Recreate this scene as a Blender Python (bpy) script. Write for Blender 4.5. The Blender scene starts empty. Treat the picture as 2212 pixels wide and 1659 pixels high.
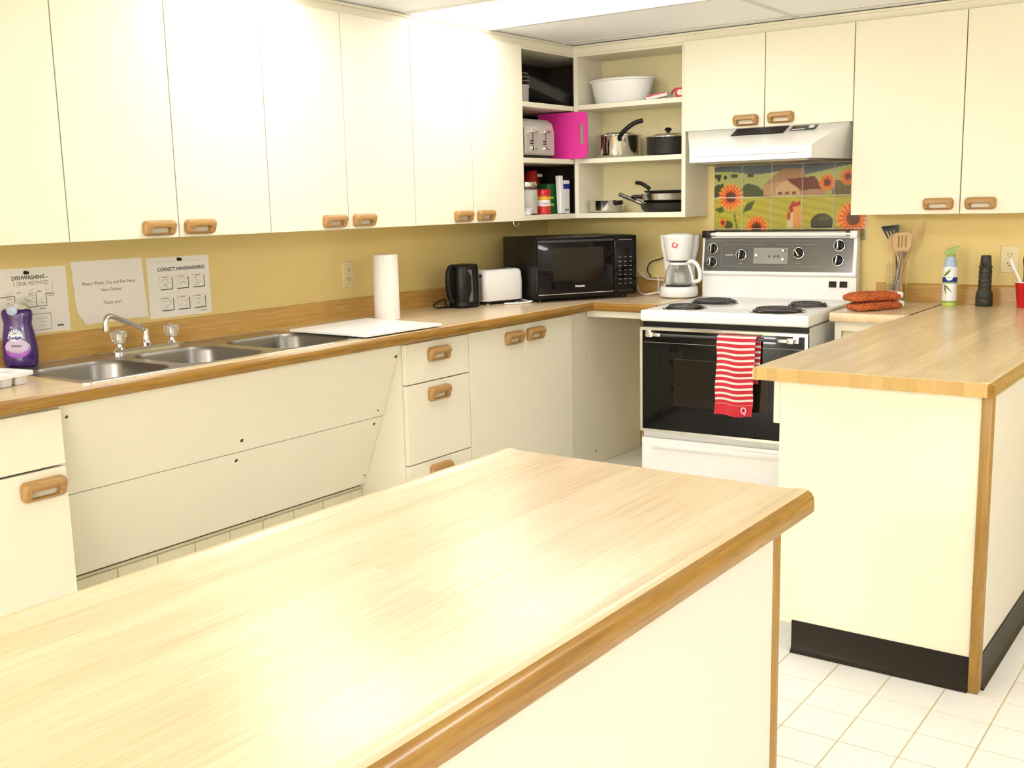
import bpy, bmesh, math, random
from mathutils import Vector, Matrix
random.seed(7)
PI = math.pi
scene = bpy.context.scene
COL = scene.collection

# ------------------------------------------------------------------ camera
FPX = 2323.4
cam_d = bpy.data.cameras.new('camera'); cam = bpy.data.objects.new('camera', cam_d); COL.objects.link(cam)
cam_d.sensor_width = 36.0; cam_d.lens = FPX / 2212 * 36.0; cam_d.clip_start = 0.02
rv, uv, fv = (0.81267616, 0.58227069, -0.02276624), (-0.07865725, 0.14832613, 0.98580546), (-0.57738245, 0.79934986, -0.16634092)
cam.matrix_world = Matrix(((rv[0], uv[0], -fv[0], 3.3285), (rv[1], uv[1], -fv[1], -5.0371), (rv[2], uv[2], -fv[2], 1.3644), (0, 0, 0, 1)))
scene.camera = cam

# ------------------------------------------------------------------ world, exposure
w = bpy.data.worlds.new('world'); scene.world = w; w.use_nodes = True
w.node_tree.nodes['Background'].inputs[0].default_value = (1, 1, 1, 1)
w.node_tree.nodes['Background'].inputs[1].default_value = 0.25
vs = scene.view_settings
vs.view_transform = 'Standard'; vs.look = 'None'; vs.gamma = 1.0; vs.exposure = 0.67; vs.use_curve_mapping = False
LIGHT = 14.0            # strength of the fluorescent panel and added fill lenses

# ------------------------------------------------------------------ materials
def srgb(r, g, b):
    f = lambda c: (c / 255 / 12.92) if c / 255 <= 0.04045 else ((c / 255 + 0.055) / 1.055) ** 2.4
    return (f(r), f(g), f(b), 1)
def mat(name, col, rough=0.5, metal=0.0, spec=0.5, coat=0.0, bump=None, var=None, emit=None, trans=0.0, ior=1.45, sheen=0.0, alpha=None):
    m = bpy.data.materials.new(name); m.use_nodes = True
    nt = m.node_tree; b = nt.nodes['Principled BSDF']
    c = col if len(col) == 4 else (*col, 1)
    b.inputs['Base Color'].default_value = c
    b.inputs['Roughness'].default_value = rough; b.inputs['Metallic'].default_value = metal
    b.inputs['Specular IOR Level'].default_value = spec; b.inputs['IOR'].default_value = ior
    b.inputs['Coat Weight'].default_value = coat; b.inputs['Coat Roughness'].default_value = 0.06
    b.inputs['Transmission Weight'].default_value = trans
    b.inputs['Sheen Weight'].default_value = sheen
    if emit:
        b.inputs['Emission Color'].default_value = emit[0]; b.inputs['Emission Strength'].default_value = emit[1]
    if var or bump:
        tc = nt.nodes.new('ShaderNodeTexCoord'); n = nt.nodes.new('ShaderNodeTexNoise')
        nt.links.new(tc.outputs['Object'], n.inputs['Vector']); n.inputs['Detail'].default_value = 4
        n.inputs['Scale'].default_value = (var or bump)[0]
        if var:
            mx = nt.nodes.new('ShaderNodeMix'); mx.data_type = 'RGBA'
            mx.inputs['A'].default_value = c; mx.inputs['B'].default_value = tuple(x * var[1] for x in c[:3]) + (1,)
            nt.links.new(n.outputs['Fac'], mx.inputs['Factor']); nt.links.new(mx.outputs['Result'], b.inputs['Base Color'])
        if bump:
            bp = nt.nodes.new('ShaderNodeBump'); bp.inputs['Strength'].default_value = bump[1]; bp.inputs['Distance'].default_value = 0.002
            n2 = nt.nodes.new('ShaderNodeTexNoise'); n2.inputs['Scale'].default_value = bump[0]; nt.links.new(tc.outputs['Object'], n2.inputs['Vector'])
            nt.links.new(n2.outputs['Fac'], bp.inputs['Height']); nt.links.new(bp.outputs['Normal'], b.inputs['Normal'])
    return m
def wood(name, light, dark, along='Y', strip=0.034, length=0.55, rough=0.22, grain=1.0, strips=1.0, coat=0.0):
    """planked wood laminate: strips run along one axis, each with its own tint, fine grain along it"""
    m = bpy.data.materials.new(name); m.use_nodes = True; nt = m.node_tree; N = nt.nodes; L = nt.links
    b = N['Principled BSDF']; b.inputs['Roughness'].default_value = rough; b.inputs['Coat Weight'].default_value = coat
    tc = N.new('ShaderNodeTexCoord'); sp = N.new('ShaderNodeSeparateXYZ'); L.new(tc.outputs['Object'], sp.inputs[0])
    ax = {'X': ('Y', 'X', 'Z'), 'Y': ('X', 'Y', 'Z'), 'Z': ('X', 'Z', 'Y')}[along]      # across, along, third
    def math_(op, a, bb=None):
        n = N.new('ShaderNodeMath'); n.operation = op
        for i, v in enumerate((a, bb)):
            if v is None: continue
            if isinstance(v, (int, float)): n.inputs[i].default_value = v
            else: L.new(v, n.inputs[i])
        return n.outputs[0]
    A, B, T = sp.outputs[ax[0]], sp.outputs[ax[1]], sp.outputs[ax[2]]
    idx = math_('FLOOR', math_('DIVIDE', A, strip))
    w1 = N.new('ShaderNodeTexWhiteNoise'); w1.noise_dimensions = '1D'; L.new(idx, w1.inputs['W'])
    idy = math_('FLOOR', math_('ADD', math_('DIVIDE', B, length), math_('MULTIPLY', w1.outputs['Value'], 7.3)))
    cb = N.new('ShaderNodeCombineXYZ'); L.new(idx, cb.inputs[0]); L.new(idy, cb.inputs[1])
    w2 = N.new('ShaderNodeTexWhiteNoise'); w2.noise_dimensions = '3D'; L.new(cb.outputs[0], w2.inputs['Vector'])
    cg = N.new('ShaderNodeCombineXYZ')
    L.new(math_('ADD', math_('MULTIPLY', A, 60.0), math_('MULTIPLY', w2.outputs['Value'], 9.0)), cg.inputs[0]); L.new(math_('MULTIPLY', B, 2.6), cg.inputs[1]); L.new(math_('MULTIPLY', T, 60.0), cg.inputs[2])
    nz = N.new('ShaderNodeTexNoise'); nz.inputs['Scale'].default_value = 2.2; nz.inputs['Detail'].default_value = 6; nz.inputs['Roughness'].default_value = 0.62; nz.inputs['Distortion'].default_value = 0.6
    L.new(cg.outputs[0], nz.inputs['Vector'])
    rp = N.new('ShaderNodeValToRGB'); rp.color_ramp.elements[0].position = 0.36; rp.color_ramp.elements[1].position = 0.66
    L.new(nz.outputs['Fac'], rp.inputs[0])
    f = math_('ADD', math_('MULTIPLY', rp.outputs[0], 0.5 * grain), math_('MULTIPLY', w2.outputs['Value'], 0.5 * strips))
    mx = N.new('ShaderNodeMix'); mx.data_type = 'RGBA'; mx.inputs['A'].default_value = light; mx.inputs['B'].default_value = dark
    L.new(f, mx.inputs['Factor']); L.new(mx.outputs['Result'], b.inputs['Base Color'])
    return m

CREAM = mat('cream_laminate', (0.82, 0.77, 0.61), 0.38, spec=0.35, var=(3.0, 0.97))
CREAM_IN = mat('cream_shelf_interior', (0.80, 0.71, 0.41), 0.5, var=(30, 0.93))
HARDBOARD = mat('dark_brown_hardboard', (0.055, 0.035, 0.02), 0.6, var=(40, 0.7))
OFFWHITE = mat('offwhite_panel', (0.70, 0.66, 0.55), 0.5, bump=(220, 0.25))
WALLM = mat('beige_wall_paint', (0.81, 0.64, 0.26), 0.6, bump=(160, 0.25), var=(2, 0.95))
FARWALL = mat('far_wall_paint', (0.84, 0.81, 0.74), 0.7, var=(2, 0.95))
CEILM = mat('ceiling_panel_white', (0.95, 0.965, 0.985), 0.8, bump=(260, 0.2))
TBAR = mat('ceiling_grid_enamel', (0.70, 0.68, 0.63), 0.5, var=(4, 0.95))
FLOORT = mat('vinyl_tile_ivory', (0.86, 0.84, 0.785), 0.32, var=(14, 0.93), bump=(60, 0.12))
BLOCKP = mat('glazed_plinth_tile', (0.72, 0.66, 0.45), 0.4, var=(14, 0.9))
GROUTB = mat('plinth_joint', (0.50, 0.42, 0.25), 0.8, var=(30, 0.8))
LAM = wood('butcher_block_laminate', (0.79, 0.635, 0.42, 1), (0.54, 0.38, 0.185, 1), 'Y', 0.034, 2.4, 0.22, 0.75, 0.6)
EDGE = wood('shaded_laminate_edge', (0.36, 0.195, 0.034, 1), (0.18, 0.074, 0.008, 1), 'Y', 3.0, 9.0, 0.22, 1.3, 0.3)  # darker copy of the laminate: the edge's shade is put into its colour
ENDB = wood('shaded_laminate_end', (0.58, 0.40, 0.15, 1), (0.42, 0.25, 0.07, 1), 'Y', 0.03, 2.4, 0.3, 0.6, 1.0)  # darker copy of the laminate, shade of the upright end in its colour
EDGE_X = wood('shaded_laminate_edge_cross', (0.36, 0.195, 0.034, 1), (0.18, 0.074, 0.008, 1), 'X', 3.0, 9.0, 0.22, 1.3, 0.3)  # same shaded laminate edge, grain turned across
BSPL_L = wood('backsplash_laminate_long', (0.62, 0.385, 0.115, 1), (0.43, 0.215, 0.048, 1), 'Y', 3.0, 9.0, 0.25, 1.3, 0.4)  # plank-free laminate, darker and oranger with the shade put into its colour
BSPL_B = wood('backsplash_laminate_cross', (0.62, 0.385, 0.115, 1), (0.43, 0.215, 0.048, 1), 'X', 3.0, 9.0, 0.25, 1.3, 0.4)  # same shaded backsplash colour, grain along the back wall
OAK = wood('oak_handle', (0.48, 0.285, 0.095, 1), (0.29, 0.135, 0.033, 1), 'X', 0.5, 9.0, 0.35, 1.2, 0.4)
TRIMW = wood('oak_corner_trim', (0.36, 0.205, 0.04, 1), (0.22, 0.105, 0.014, 1), 'Z', 0.5, 9.0, 0.4, 1.3, 0.4)
SPOONW = wood('pale_beech', (0.62, 0.42, 0.20, 1), (0.47, 0.28, 0.11, 1), 'Z', 0.5, 9.0, 0.5, 1.0, 0.3)
KICK = mat('black_vinyl_base', (0.016, 0.011, 0.007), 0.42, spec=0.25, var=(30, 0.7))
STEEL = mat('brushed_steel', (0.25, 0.235, 0.215), 0.33, metal=1.0, var=(9, 0.9))
POT = mat('polished_steel', (0.72, 0.69, 0.63), 0.10, metal=1.0, var=(9, 0.95))
CHROME = mat('chrome', (0.80, 0.79, 0.78), 0.07, metal=1.0, var=(9, 0.96))
ENAMEL = mat('white_enamel', (0.86, 0.85, 0.82), 0.18, spec=0.5, var=(4, 0.98))
WHITEP = mat('white_plastic', (0.84, 0.83, 0.80), 0.35, var=(6, 0.97))
CREAMP = mat('ivory_plastic', (0.76, 0.65, 0.37), 0.4, var=(6, 0.97))
BLACKP = mat('black_plastic', (0.008, 0.0072, 0.007), 0.3, spec=0.3, var=(20, 0.7))
SMOKE = mat('smoky_window_plastic', (0.13, 0.13, 0.14), 0.3, var=(20, 0.8))
DARKP = mat('charcoal_plastic', (0.045, 0.045, 0.05), 0.35, var=(20, 0.7))
BLACKG = mat('black_glass', (0.005, 0.0045, 0.004), 0.05, spec=0.3, var=(3, 0.8))
WINDOWG = mat('smoked_oven_window', (0.016, 0.012, 0.008), 0.08, spec=0.4, var=(3, 0.8))
PANELG = mat('grey_control_glass', (0.075, 0.072, 0.070), 0.13, spec=0.7, var=(3, 0.85))
CLOCKG = mat('clock_face_grey', (0.28, 0.27, 0.24), 0.2, var=(3, 0.9))
INK = mat('black_ink', (0.03, 0.03, 0.03), 0.7, var=(50, 0.8))
INKG = mat('grey_ink', (0.33, 0.30, 0.27), 0.7, var=(50, 0.8))
INKB = mat('brown_ink', (0.20, 0.13, 0.09), 0.7, var=(50, 0.8))
PAPER = mat('paper', (0.90, 0.86, 0.79), 0.8, var=(6, 0.97))
TOWELP = mat('paper_towel', (0.86, 0.82, 0.75), 0.9, bump=(300, 0.3), var=(8, 0.96))
CARD = mat('brown_card', (0.35, 0.24, 0.14), 0.8, var=(20, 0.8))
GLASS = mat('clear_glass', (0.97, 0.97, 0.95), 0.02, trans=1.0, ior=1.35, var=(5, 0.99))
ACRYL = mat('clear_acrylic', (0.90, 0.86, 0.78), 0.06, trans=0.75, ior=1.45, var=(5, 0.95))
PURPLE = mat('purple_soap', (0.050, 0.010, 0.165), 0.12, coat=0.4, var=(12, 0.6))
PURPLE2 = mat('label_violet', (0.36, 0.09, 0.50), 0.35, var=(40, 0.8))
LAVEND = mat('label_lilac', (0.62, 0.50, 0.66), 0.35, var=(60, 0.7))
WPRINT = mat('white_print', (0.86, 0.85, 0.84), 0.4, var=(30, 0.97))
BPRINT = mat('blue_print', (0.02, 0.04, 0.30), 0.4, var=(30, 0.8))
RPRINT = mat('red_print', (0.62, 0.025, 0.02), 0.35, var=(30, 0.85))
YPRINT = mat('yellow_print', (0.80, 0.45, 0.03), 0.4, var=(30, 0.85))
GPRINT = mat('green_print', (0.02, 0.13, 0.035), 0.4, var=(30, 0.7))
LIME = mat('lime_print', (0.52, 0.66, 0.12), 0.4, var=(30, 0.85))
LEAF = mat('leaf_print', (0.16, 0.24, 0.03), 0.4, var=(30, 0.7))
SKYP = mat('pale_blue_plastic', (0.42, 0.54, 0.70), 0.35, var=(30, 0.85))
CAPG = mat('green_cap', (0.30, 0.42, 0.10), 0.35, var=(30, 0.85))
PINK = mat('magenta_board', (0.70, 0.035, 0.30), 0.4, var=(40, 0.9))
REDCUP = mat('red_cup_plastic', (0.60, 0.010, 0.015), 0.25, var=(10, 0.9))
OLIVE = mat('black_olive_rubber', (0.030, 0.029, 0.019), 0.5, var=(40, 0.7))
PAN = mat('dark_nonstick', (0.025, 0.022, 0.020), 0.35, var=(30, 0.7))
GREYP = mat('grey_plastic', (0.36, 0.34, 0.31), 0.4, var=(10, 0.9))
SCREW = mat('dark_screw', (0.09, 0.06, 0.035), 0.4, metal=0.6, var=(90, 0.7))
LENS = mat('added_fill_lens', (0.9, 0.9, 0.88), 0.4, emit=((1.0, 0.99, 0.99, 1), LIGHT * 1.0), var=(5, 0.98))  # lens of the unseen light added to brighten the left-hand fronts
LENS_F = mat('fluorescent_panel_lens', (0.9, 0.9, 0.88), 0.4, emit=((1.0, 0.99, 0.99, 1), LIGHT * 0.30), var=(5, 0.98))
LENS_B = mat('added_fill_lens_bright', (0.9, 0.9, 0.88), 0.4, emit=((1.0, 0.99, 0.99, 1), LIGHT * 2.2), var=(5, 0.98))  # lens of the unseen lights added behind the camera as frontal fill
BAGB = mat('brown_bag_foil', (0.030, 0.014, 0.010), 0.35, var=(20, 0.6))
BAGG = mat('olive_bag', (0.10, 0.115, 0.03), 0.4, var=(24, 0.5))
COIL = mat('burner_coil', (0.11, 0.10, 0.10), 0.4, metal=0.3, var=(40, 0.7))
SUGAR = mat('white_sugar', (0.88, 0.86, 0.80), 0.9, var=(200, 0.95))
SATIN = mat('satin_steel', (0.74, 0.71, 0.65), 0.24, metal=1.0, var=(9, 0.95))
DECKS = mat('sink_deck_steel', (0.46, 0.44, 0.41), 0.32, metal=1.0, var=(9, 0.92))
SILVER = mat('silver_metal', (0.66, 0.64, 0.61), 0.35, metal=0.55, var=(6, 0.95))
TUBEW = mat('unlit_tube_white', (0.86, 0.85, 0.80), 0.15, var=(4, 0.97))
# sheet vinyl that carries on the tile pattern outside the built tiles
def vinyl_floor():
    m = bpy.data.materials.new('vinyl_floor'); m.use_nodes = True; nt = m.node_tree; b = nt.nodes['Principled BSDF']
    b.inputs['Roughness'].default_value = 0.32
    tc = nt.nodes.new('ShaderNodeTexCoord'); mp = nt.nodes.new('ShaderNodeMapping'); br = nt.nodes.new('ShaderNodeTexBrick')
    nt.links.new(tc.outputs['Object'], mp.inputs[0]); nt.links.new(mp.outputs[0], br.inputs[0])
    mp.inputs['Location'].default_value = (-2.495 + 0.15 * 40, 2.21 + 0.15 * 60, 0)
    br.offset = 0.0; br.inputs['Scale'].default_value = 1.0; br.inputs['Brick Width'].default_value = 0.15; br.inputs['Row Height'].default_value = 0.15; br.inputs['Mortar Size'].default_value = 0.0042
    br.inputs['Color1'].default_value = (0.86, 0.84, 0.785, 1); br.inputs['Color2'].default_value = (0.84, 0.815, 0.755, 1); br.inputs['Mortar'].default_value = (0.58, 0.48, 0.28, 1)
    nt.links.new(br.outputs['Color'], b.inputs['Base Color']); return m
VINYL = vinyl_floor()
GROUTF = mat('floor_joint', (0.66, 0.56, 0.36), 0.6, var=(20, 0.9))
# towel: white stripes on red, measured down the cloth
def towel_mat():
    m = bpy.data.materials.new('striped_terry'); m.use_nodes = True; nt = m.node_tree; N = nt.nodes; L = nt.links; b = N['Principled BSDF']
    b.inputs['Roughness'].default_value = 0.95; b.inputs['Sheen Weight'].default_value = 0.3
    uvn = N.new('ShaderNodeUVMap'); sp = N.new('ShaderNodeSeparateXYZ'); L.new(uvn.outputs[0], sp.inputs[0])
    d = N.new('ShaderNodeMath'); d.operation = 'DIVIDE'; L.new(sp.outputs['Y'], d.inputs[0]); d.inputs[1].default_value = 0.0245
    fr = N.new('ShaderNodeMath'); fr.operation = 'FRACT'; L.new(d.outputs[0], fr.inputs[0])
    gt = N.new('ShaderNodeMath'); gt.operation = 'GREATER_THAN'; L.new(fr.outputs[0], gt.inputs[0]); gt.inputs[1].default_value = 0.62
    lim = N.new('ShaderNodeMath'); lim.operation = 'GREATER_THAN'; L.new(sp.outputs['Y'], lim.inputs[0]); lim.inputs[1].default_value = 0.048
    mu = N.new('ShaderNodeMath'); mu.operation = 'MULTIPLY'; L.new(gt.outputs[0], mu.inputs[0]); L.new(lim.outputs[0], mu.inputs[1])
    mx = N.new('ShaderNodeMix'); mx.data_type = 'RGBA'; mx.inputs['A'].default_value = (0.56, 0.018, 0.035, 1); mx.inputs['B'].default_value = (0.85, 0.72, 0.66, 1)
    L.new(mu.outputs[0], mx.inputs['Factor']); L.new(mx.outputs['Result'], b.inputs['Base Color'])
    nz = N.new('ShaderNodeTexNoise'); nz.inputs['Scale'].default_value = 420; bp = N.new('ShaderNodeBump'); bp.inputs['Strength'].default_value = 0.5; bp.inputs['Distance'].default_value = 0.003
    tc = N.new('ShaderNodeTexCoord'); L.new(tc.outputs['Object'], nz.inputs['Vector']); L.new(nz.outputs['Fac'], bp.inputs['Height']); L.new(bp.outputs['Normal'], b.inputs['Normal'])
    return m
TERRY = towel_mat()
def knit_mat():
    m = bpy.data.materials.new('rust_knit'); m.use_nodes = True; nt = m.node_tree; N = nt.nodes; L = nt.links; b = N['Principled BSDF']; b.inputs['Roughness'].default_value = 0.95
    tc = N.new('ShaderNodeTexCoord'); ck = N.new('ShaderNodeTexVoronoi'); ck.inputs['Scale'].default_value = 110; L.new(tc.outputs['Object'], ck.inputs['Vector'])
    rp = N.new('ShaderNodeValToRGB'); rp.color_ramp.elements[0].color = (0.70, 0.22, 0.05, 1); rp.color_ramp.elements[1].color = (0.36, 0.05, 0.012, 1); rp.color_ramp.elements[1].position = 0.75
    L.new(ck.outputs['Distance'], rp.inputs[0]); L.new(rp.outputs[0], b.inputs['Base Color'])
    bp = N.new('ShaderNodeBump'); bp.inputs['Strength'].default_value = 0.7; bp.inputs['Distance'].default_value = 0.004; bp.invert = True; L.new(ck.outputs['Distance'], bp.inputs['Height']); L.new(bp.outputs['Normal'], b.inputs['Normal'])
    return m
KNIT = knit_mat()
def mural_mat():
    m = bpy.data.materials.new('printed_tile_glaze'); m.use_nodes = True; nt = m.node_tree; b = nt.nodes['Principled BSDF']
    a = nt.nodes.new('ShaderNodeVertexColor'); a.layer_name = 'print'; nt.links.new(a.outputs['Color'], b.inputs['Base Color']); b.inputs['Roughness'].default_value = 0.22; return m
MURAL = mural_mat()
GROUTW = mat('white_grout', (0.80, 0.74, 0.60), 0.8, var=(40, 0.9))

# ------------------------------------------------------------------ mesh builder
class MB:
    def __init__(s): s.v = []; s.f = []; s.sm = []; s.mi = []
    def add(s, verts, faces, smooth=False, mi=0, M=None):
        o = len(s.v)
        for p in verts:
            p = Vector(p)
            if M is not None: p = M @ p
            s.v.append(tuple(p))
        for fc in faces:
            s.f.append([i + o for i in fc]); s.sm.append(smooth); s.mi.append(mi)
        return s
    def box(s, x0, x1, y0, y1, z0, z1, bev=0.0, seg=2, mi=0, M=None):
        if bev <= 0:
            v = [(x0, y0, z0), (x1, y0, z0), (x1, y1, z0), (x0, y1, z0), (x0, y0, z1), (x1, y0, z1), (x1, y1, z1), (x0, y1, z1)]
            return s.add(v, [(0, 3, 2, 1), (4, 5, 6, 7), (0, 1, 5, 4), (1, 2, 6, 5), (2, 3, 7, 6), (3, 0, 4, 7)], False, mi, M)
        bm = bmesh.new(); bmesh.ops.create_cube(bm, size=1)
        for v in bm.verts: v.co = Vector(((x0 + x1) / 2 + v.co.x * (x1 - x0), (y0 + y1) / 2 + v.co.y * (y1 - y0), (z0 + z1) / 2 + v.co.z * (z1 - z0)))
        bmesh.ops.bevel(bm, geom=list(bm.edges), offset=bev, segments=seg, profile=0.5, affect='EDGES')
        bm.verts.index_update()
        s.add([v.co for v in bm.verts], [[v.index for v in f.verts] for f in bm.faces], True, mi, M); bm.free(); return s
    def loft(s, loops, closed=True, cap0=True, cap1=True, smooth=True, mi=0, M=None):
        n = len(loops[0]); v = [p for l in loops for p in l]; f = []
        for k in range(len(loops) - 1):
            for i in range(n if closed else n - 1):
                j = (i + 1) % n; f.append((k * n + i, k * n + j, (k + 1) * n + j, (k + 1) * n + i))
        if closed and cap0: f.append(tuple(reversed(range(n))))
        if closed and cap1: f.append(tuple((len(loops) - 1) * n + i for i in range(n)))
        return s.add(v, f, smooth, mi, M)
    def lathe(s, prof, seg=32, cx=0, cy=0, sx=1, sy=1, mi=0, M=None, a0=0, cap0=False, cap1=False):
        loops = []
        for r, z in prof: loops.append([(cx + sx * r * math.cos(a0 + 2 * PI * i / seg), cy + sy * r * math.sin(a0 + 2 * PI * i / seg), z) for i in range(seg)])
        return s.loft(loops, True, cap0 or prof[0][0] > 0.0 and prof[0] == prof[0] and False, cap1, True, mi, M) if not (cap0 or cap1) else s.loft(loops, True, cap0, cap1, True, mi, M)
    def tube(s, pts, r, seg=10, mi=0, M=None, closed=False):
        P = [Vector(p) for p in pts]; n = len(P); R = r if isinstance(r, (list, tuple)) else [r] * n
        T = [(P[min(i + 1, n - 1)] - P[max(i - 1, 0)]).normalized() for i in range(n)]
        up = Vector((0, 0, 1)) if abs(T[0].z) < 0.9 else Vector((1, 0, 0)); nrm = T[0].cross(up).normalized(); loops = []
        for i in range(n):
            nrm = (nrm - T[i] * nrm.dot(T[i])); nrm = nrm.normalized() if nrm.length > 1e-6 else T[i].orthogonal().normalized()
            bn = T[i].cross(nrm); loops.append([P[i] + (nrm * math.cos(2 * PI * k / seg) + bn * math.sin(2 * PI * k / seg)) * R[i] for k in range(seg)])
        return s.loft(loops, True, True, True, True, mi, M)
    def prism(s, poly, a, b, plane='xy', smooth=False, mi=0, M=None):
        """poly: 2D outline, extruded from a to b along the missing axis"""
        def P(p, t): return {'xy': (p[0], p[1], t), 'xz': (p[0], t, p[1]), 'yz': (t, p[0], p[1])}[plane]
        n = len(poly); v = [P(p, a) for p in poly] + [P(p, b) for p in poly]
        f = [tuple(reversed(range(n))), tuple(range(n, 2 * n))] + [(i, (i + 1) % n, n + (i + 1) % n, n + i) for i in range(n)]
        return s.add(v, f, smooth, mi, M)
    def ring(s, outer, inner, z0, z1, mi=0, M=None, bev=0.0):
        """plate with a hole: outer/inner 2D loops of the same length"""
        n = len(outer)
        cen = [sum(p[k] for p in inner) / n for k in (0, 1)]
        def off(l, d): return [(p[0] + d * (1 if p[0] > cen[0] else -1), p[1] + d * (1 if p[1] > cen[1] else -1)) for p in l]
        if bev: L = [[(p[0], p[1], z0) for p in outer], [(p[0], p[1], z1 - bev) for p in outer], [(p[0], p[1], z1) for p in off(outer, -bev)], [(p[0], p[1], z1) for p in off(inner, bev)], [(p[0], p[1], z1 - bev) for p in inner], [(p[0], p[1], z0) for p in inner]]
        else: L = [[(p[0], p[1], z0) for p in outer], [(p[0], p[1], z1) for p in outer], [(p[0], p[1], z1) for p in inner], [(p[0], p[1], z0) for p in inner]]
        L.append(L[0]); return s.loft(L, True, False, False, True, mi, M)
    def build(s, name, mats, parent=None, loc=(0, 0, 0), rot=(0, 0, 0), sharp=32):
        me = bpy.data.meshes.new(name); me.from_pydata(s.v, [], s.f)
        for m in (mats if isinstance(mats, (list, tuple)) else [mats]): me.materials.append(m)
        me.polygons.foreach_set('use_smooth', s.sm); me.polygons.foreach_set('material_index', s.mi)
        bm = bmesh.new(); bm.from_mesh(me); bmesh.ops.recalc_face_normals(bm, faces=bm.faces); bm.to_mesh(me); bm.free()
        me.set_sharp_from_angle(angle=math.radians(sharp)); me.update()
        o = bpy.data.objects.new(name, me); COL.objects.link(o); o.location = loc; o.rotation_euler = rot
        if parent is not None: o.parent = parent
        return o
def rrect(w, h, r, n=5, cx=0, cy=0):
    r = min(r, w / 2 - 1e-5, h / 2 - 1e-5); out = []
    for k, (sx, sy) in enumerate(((1, 1), (-1, 1), (-1, -1), (1, -1))):
        for i in range(n + 1):
            a = PI / 2 * k + PI / 2 * i / n; out.append((cx + sx * (w / 2 - r) + r * math.cos(a), cy + sy * (h / 2 - r) + r * math.sin(a)))
    return out
def rectlike(loop, x0, x1, y0, y1):
    """project a loop outwards onto a rectangle, same number of points"""
    cx, cy = (x0 + x1) / 2, (y0 + y1) / 2; out = []
    bx0, bx1 = min(p[0] for p in loop), max(p[0] for p in loop); by0, by1 = min(p[1] for p in loop), max(p[1] for p in loop)
    for p in loop:
        u = (p[0] - (bx0 + bx1) / 2) / ((bx1 - bx0) / 2); v = (p[1] - (by0 + by1) / 2) / ((by1 - by0) / 2); m = max(abs(u), abs(v)); out.append((cx + u / m * (x1 - x0) / 2, cy + v / m * (y1 - y0) / 2))
    return out
def smooth_path(pts, k=6):
    P = [Vector(p) for p in pts]; out = []
    for i in range(len(P) - 1):
        p0, p1, p2, p3 = P[max(i - 1, 0)], P[i], P[i + 1], P[min(i + 2, len(P) - 1)]
        for j in range(k):
            t = j / k; out.append(0.5 * ((2 * p1) + (p2 - p0) * t + (2 * p0 - 5 * p1 + 4 * p2 - p3) * t * t + (3 * p1 - p0 - 3 * p2 + p3) * t ** 3))
    out.append(P[-1]); return out
def thing(name, label, cat, loc=(0, 0, 0), rot=(0, 0, 0), group=None):
    o = bpy.data.objects.new(name, None); COL.objects.link(o); o.empty_display_size = 0.05; o.location = loc; o.rotation_euler = rot
    o['label'] = label; o['category'] = cat
    if group: o['group'] = group
    return o
def tag(o, label, cat, group=None):
    o['label'] = label; o['category'] = cat
    if group: o['group'] = group
    return o
def struct(o, label=None):
    o['kind'] = 'structure'
    if label: o['label'] = label
    return o
def share(src, parent, loc=(0, 0, 0), rot=(0, 0, 0)):
    o = bpy.data.objects.new(src.name.split('.')[0], src.data); COL.objects.link(o); o.parent = parent; o.location = loc; o.rotation_euler = rot; return o
def text(name, body, size, m, parent, loc=(0, 0, 0), rot=(0, 0, 0), align='CENTER', depth=0.00025, sx=1.0, shear=0.0, off=0.0):
    c = bpy.data.curves.new('t', 'FONT'); c.body = body; c.size = size; c.align_x = align; c.align_y = 'CENTER'; c.extrude = depth; c.resolution_u = 3; c.shear = shear; c.offset = off
    o = bpy.data.objects.new('t', c); COL.objects.link(o)
    me = bpy.data.meshes.new_from_object(o.evaluated_get(bpy.context.evaluated_depsgraph_get())); bpy.data.objects.remove(o); bpy.data.curves.remove(c)
    me.materials.clear(); me.materials.append(m)
    for v in me.vertices: v.co.x *= sx
    t = bpy.data.objects.new(name, me); COL.objects.link(t); t.parent = parent; t.location = loc; t.rotation_euler = rot; return t
EAST = (PI / 2, 0, PI / 2)     # local x -> +y, local y -> up, local z -> +x   (on the left wall)
SOUTH = (PI / 2, 0, 0)         # local x -> +x, local y -> up, local z -> -y   (on the back wall)
WEST = (PI / 2, 0, -PI / 2)    # local x -> -y, local y -> up, local z -> -x

# ------------------------------------------------------------------ the room
XL, XR, YB, YF, ZC = -0.04, 5.4, 0.0, -9.2, 2.136
CH, CT = 0.878, 0.038          # worktop height and thickness
fl = struct(MB().box(XL - 0.1, XR + 0.1, YF - 0.1, YB + 0.1, -0.1, -0.0015).build('floor', [VINYL]), 'ivory vinyl floor with a square tile pattern')
tile = None
for i in range(-4, 8):
    for j in range(-6, 9):
        x, y = 2.495 + 0.15 * i, -2.21 + 0.15 * j
        if x < 1.85 or x > 3.5 or y > -0.85 or y < -3.15: continue
        if tile is None: tile = MB().box(0.0021, 0.1479, 0.0021, 0.1479, -0.004, 0, 0.0006, 1).build('tile', FLOORT, fl, (x, y, 0))
        else: share(tile, fl, (x, y, 0))
wl = struct(MB().box(XL - 0.1, XL, YF - 0.1, YB + 0.1, 0, ZC + 0.1).build('wall_left', WALLM), 'beige painted wall behind the sink')
wb = struct(MB().box(XL, XR + 0.1, YB, YB + 0.1, 0, ZC + 0.1).build('wall_back', WALLM), 'beige painted wall behind the stove')
wr = struct(MB().box(XR, XR + 0.1, YF, YB, 0, ZC + 0.1).build('wall_right', FARWALL)); wf = struct(MB().box(XL, XR + 0.1, YF - 0.1, YF, 0, ZC + 0.1).build('wall_front', FARWALL))
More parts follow.
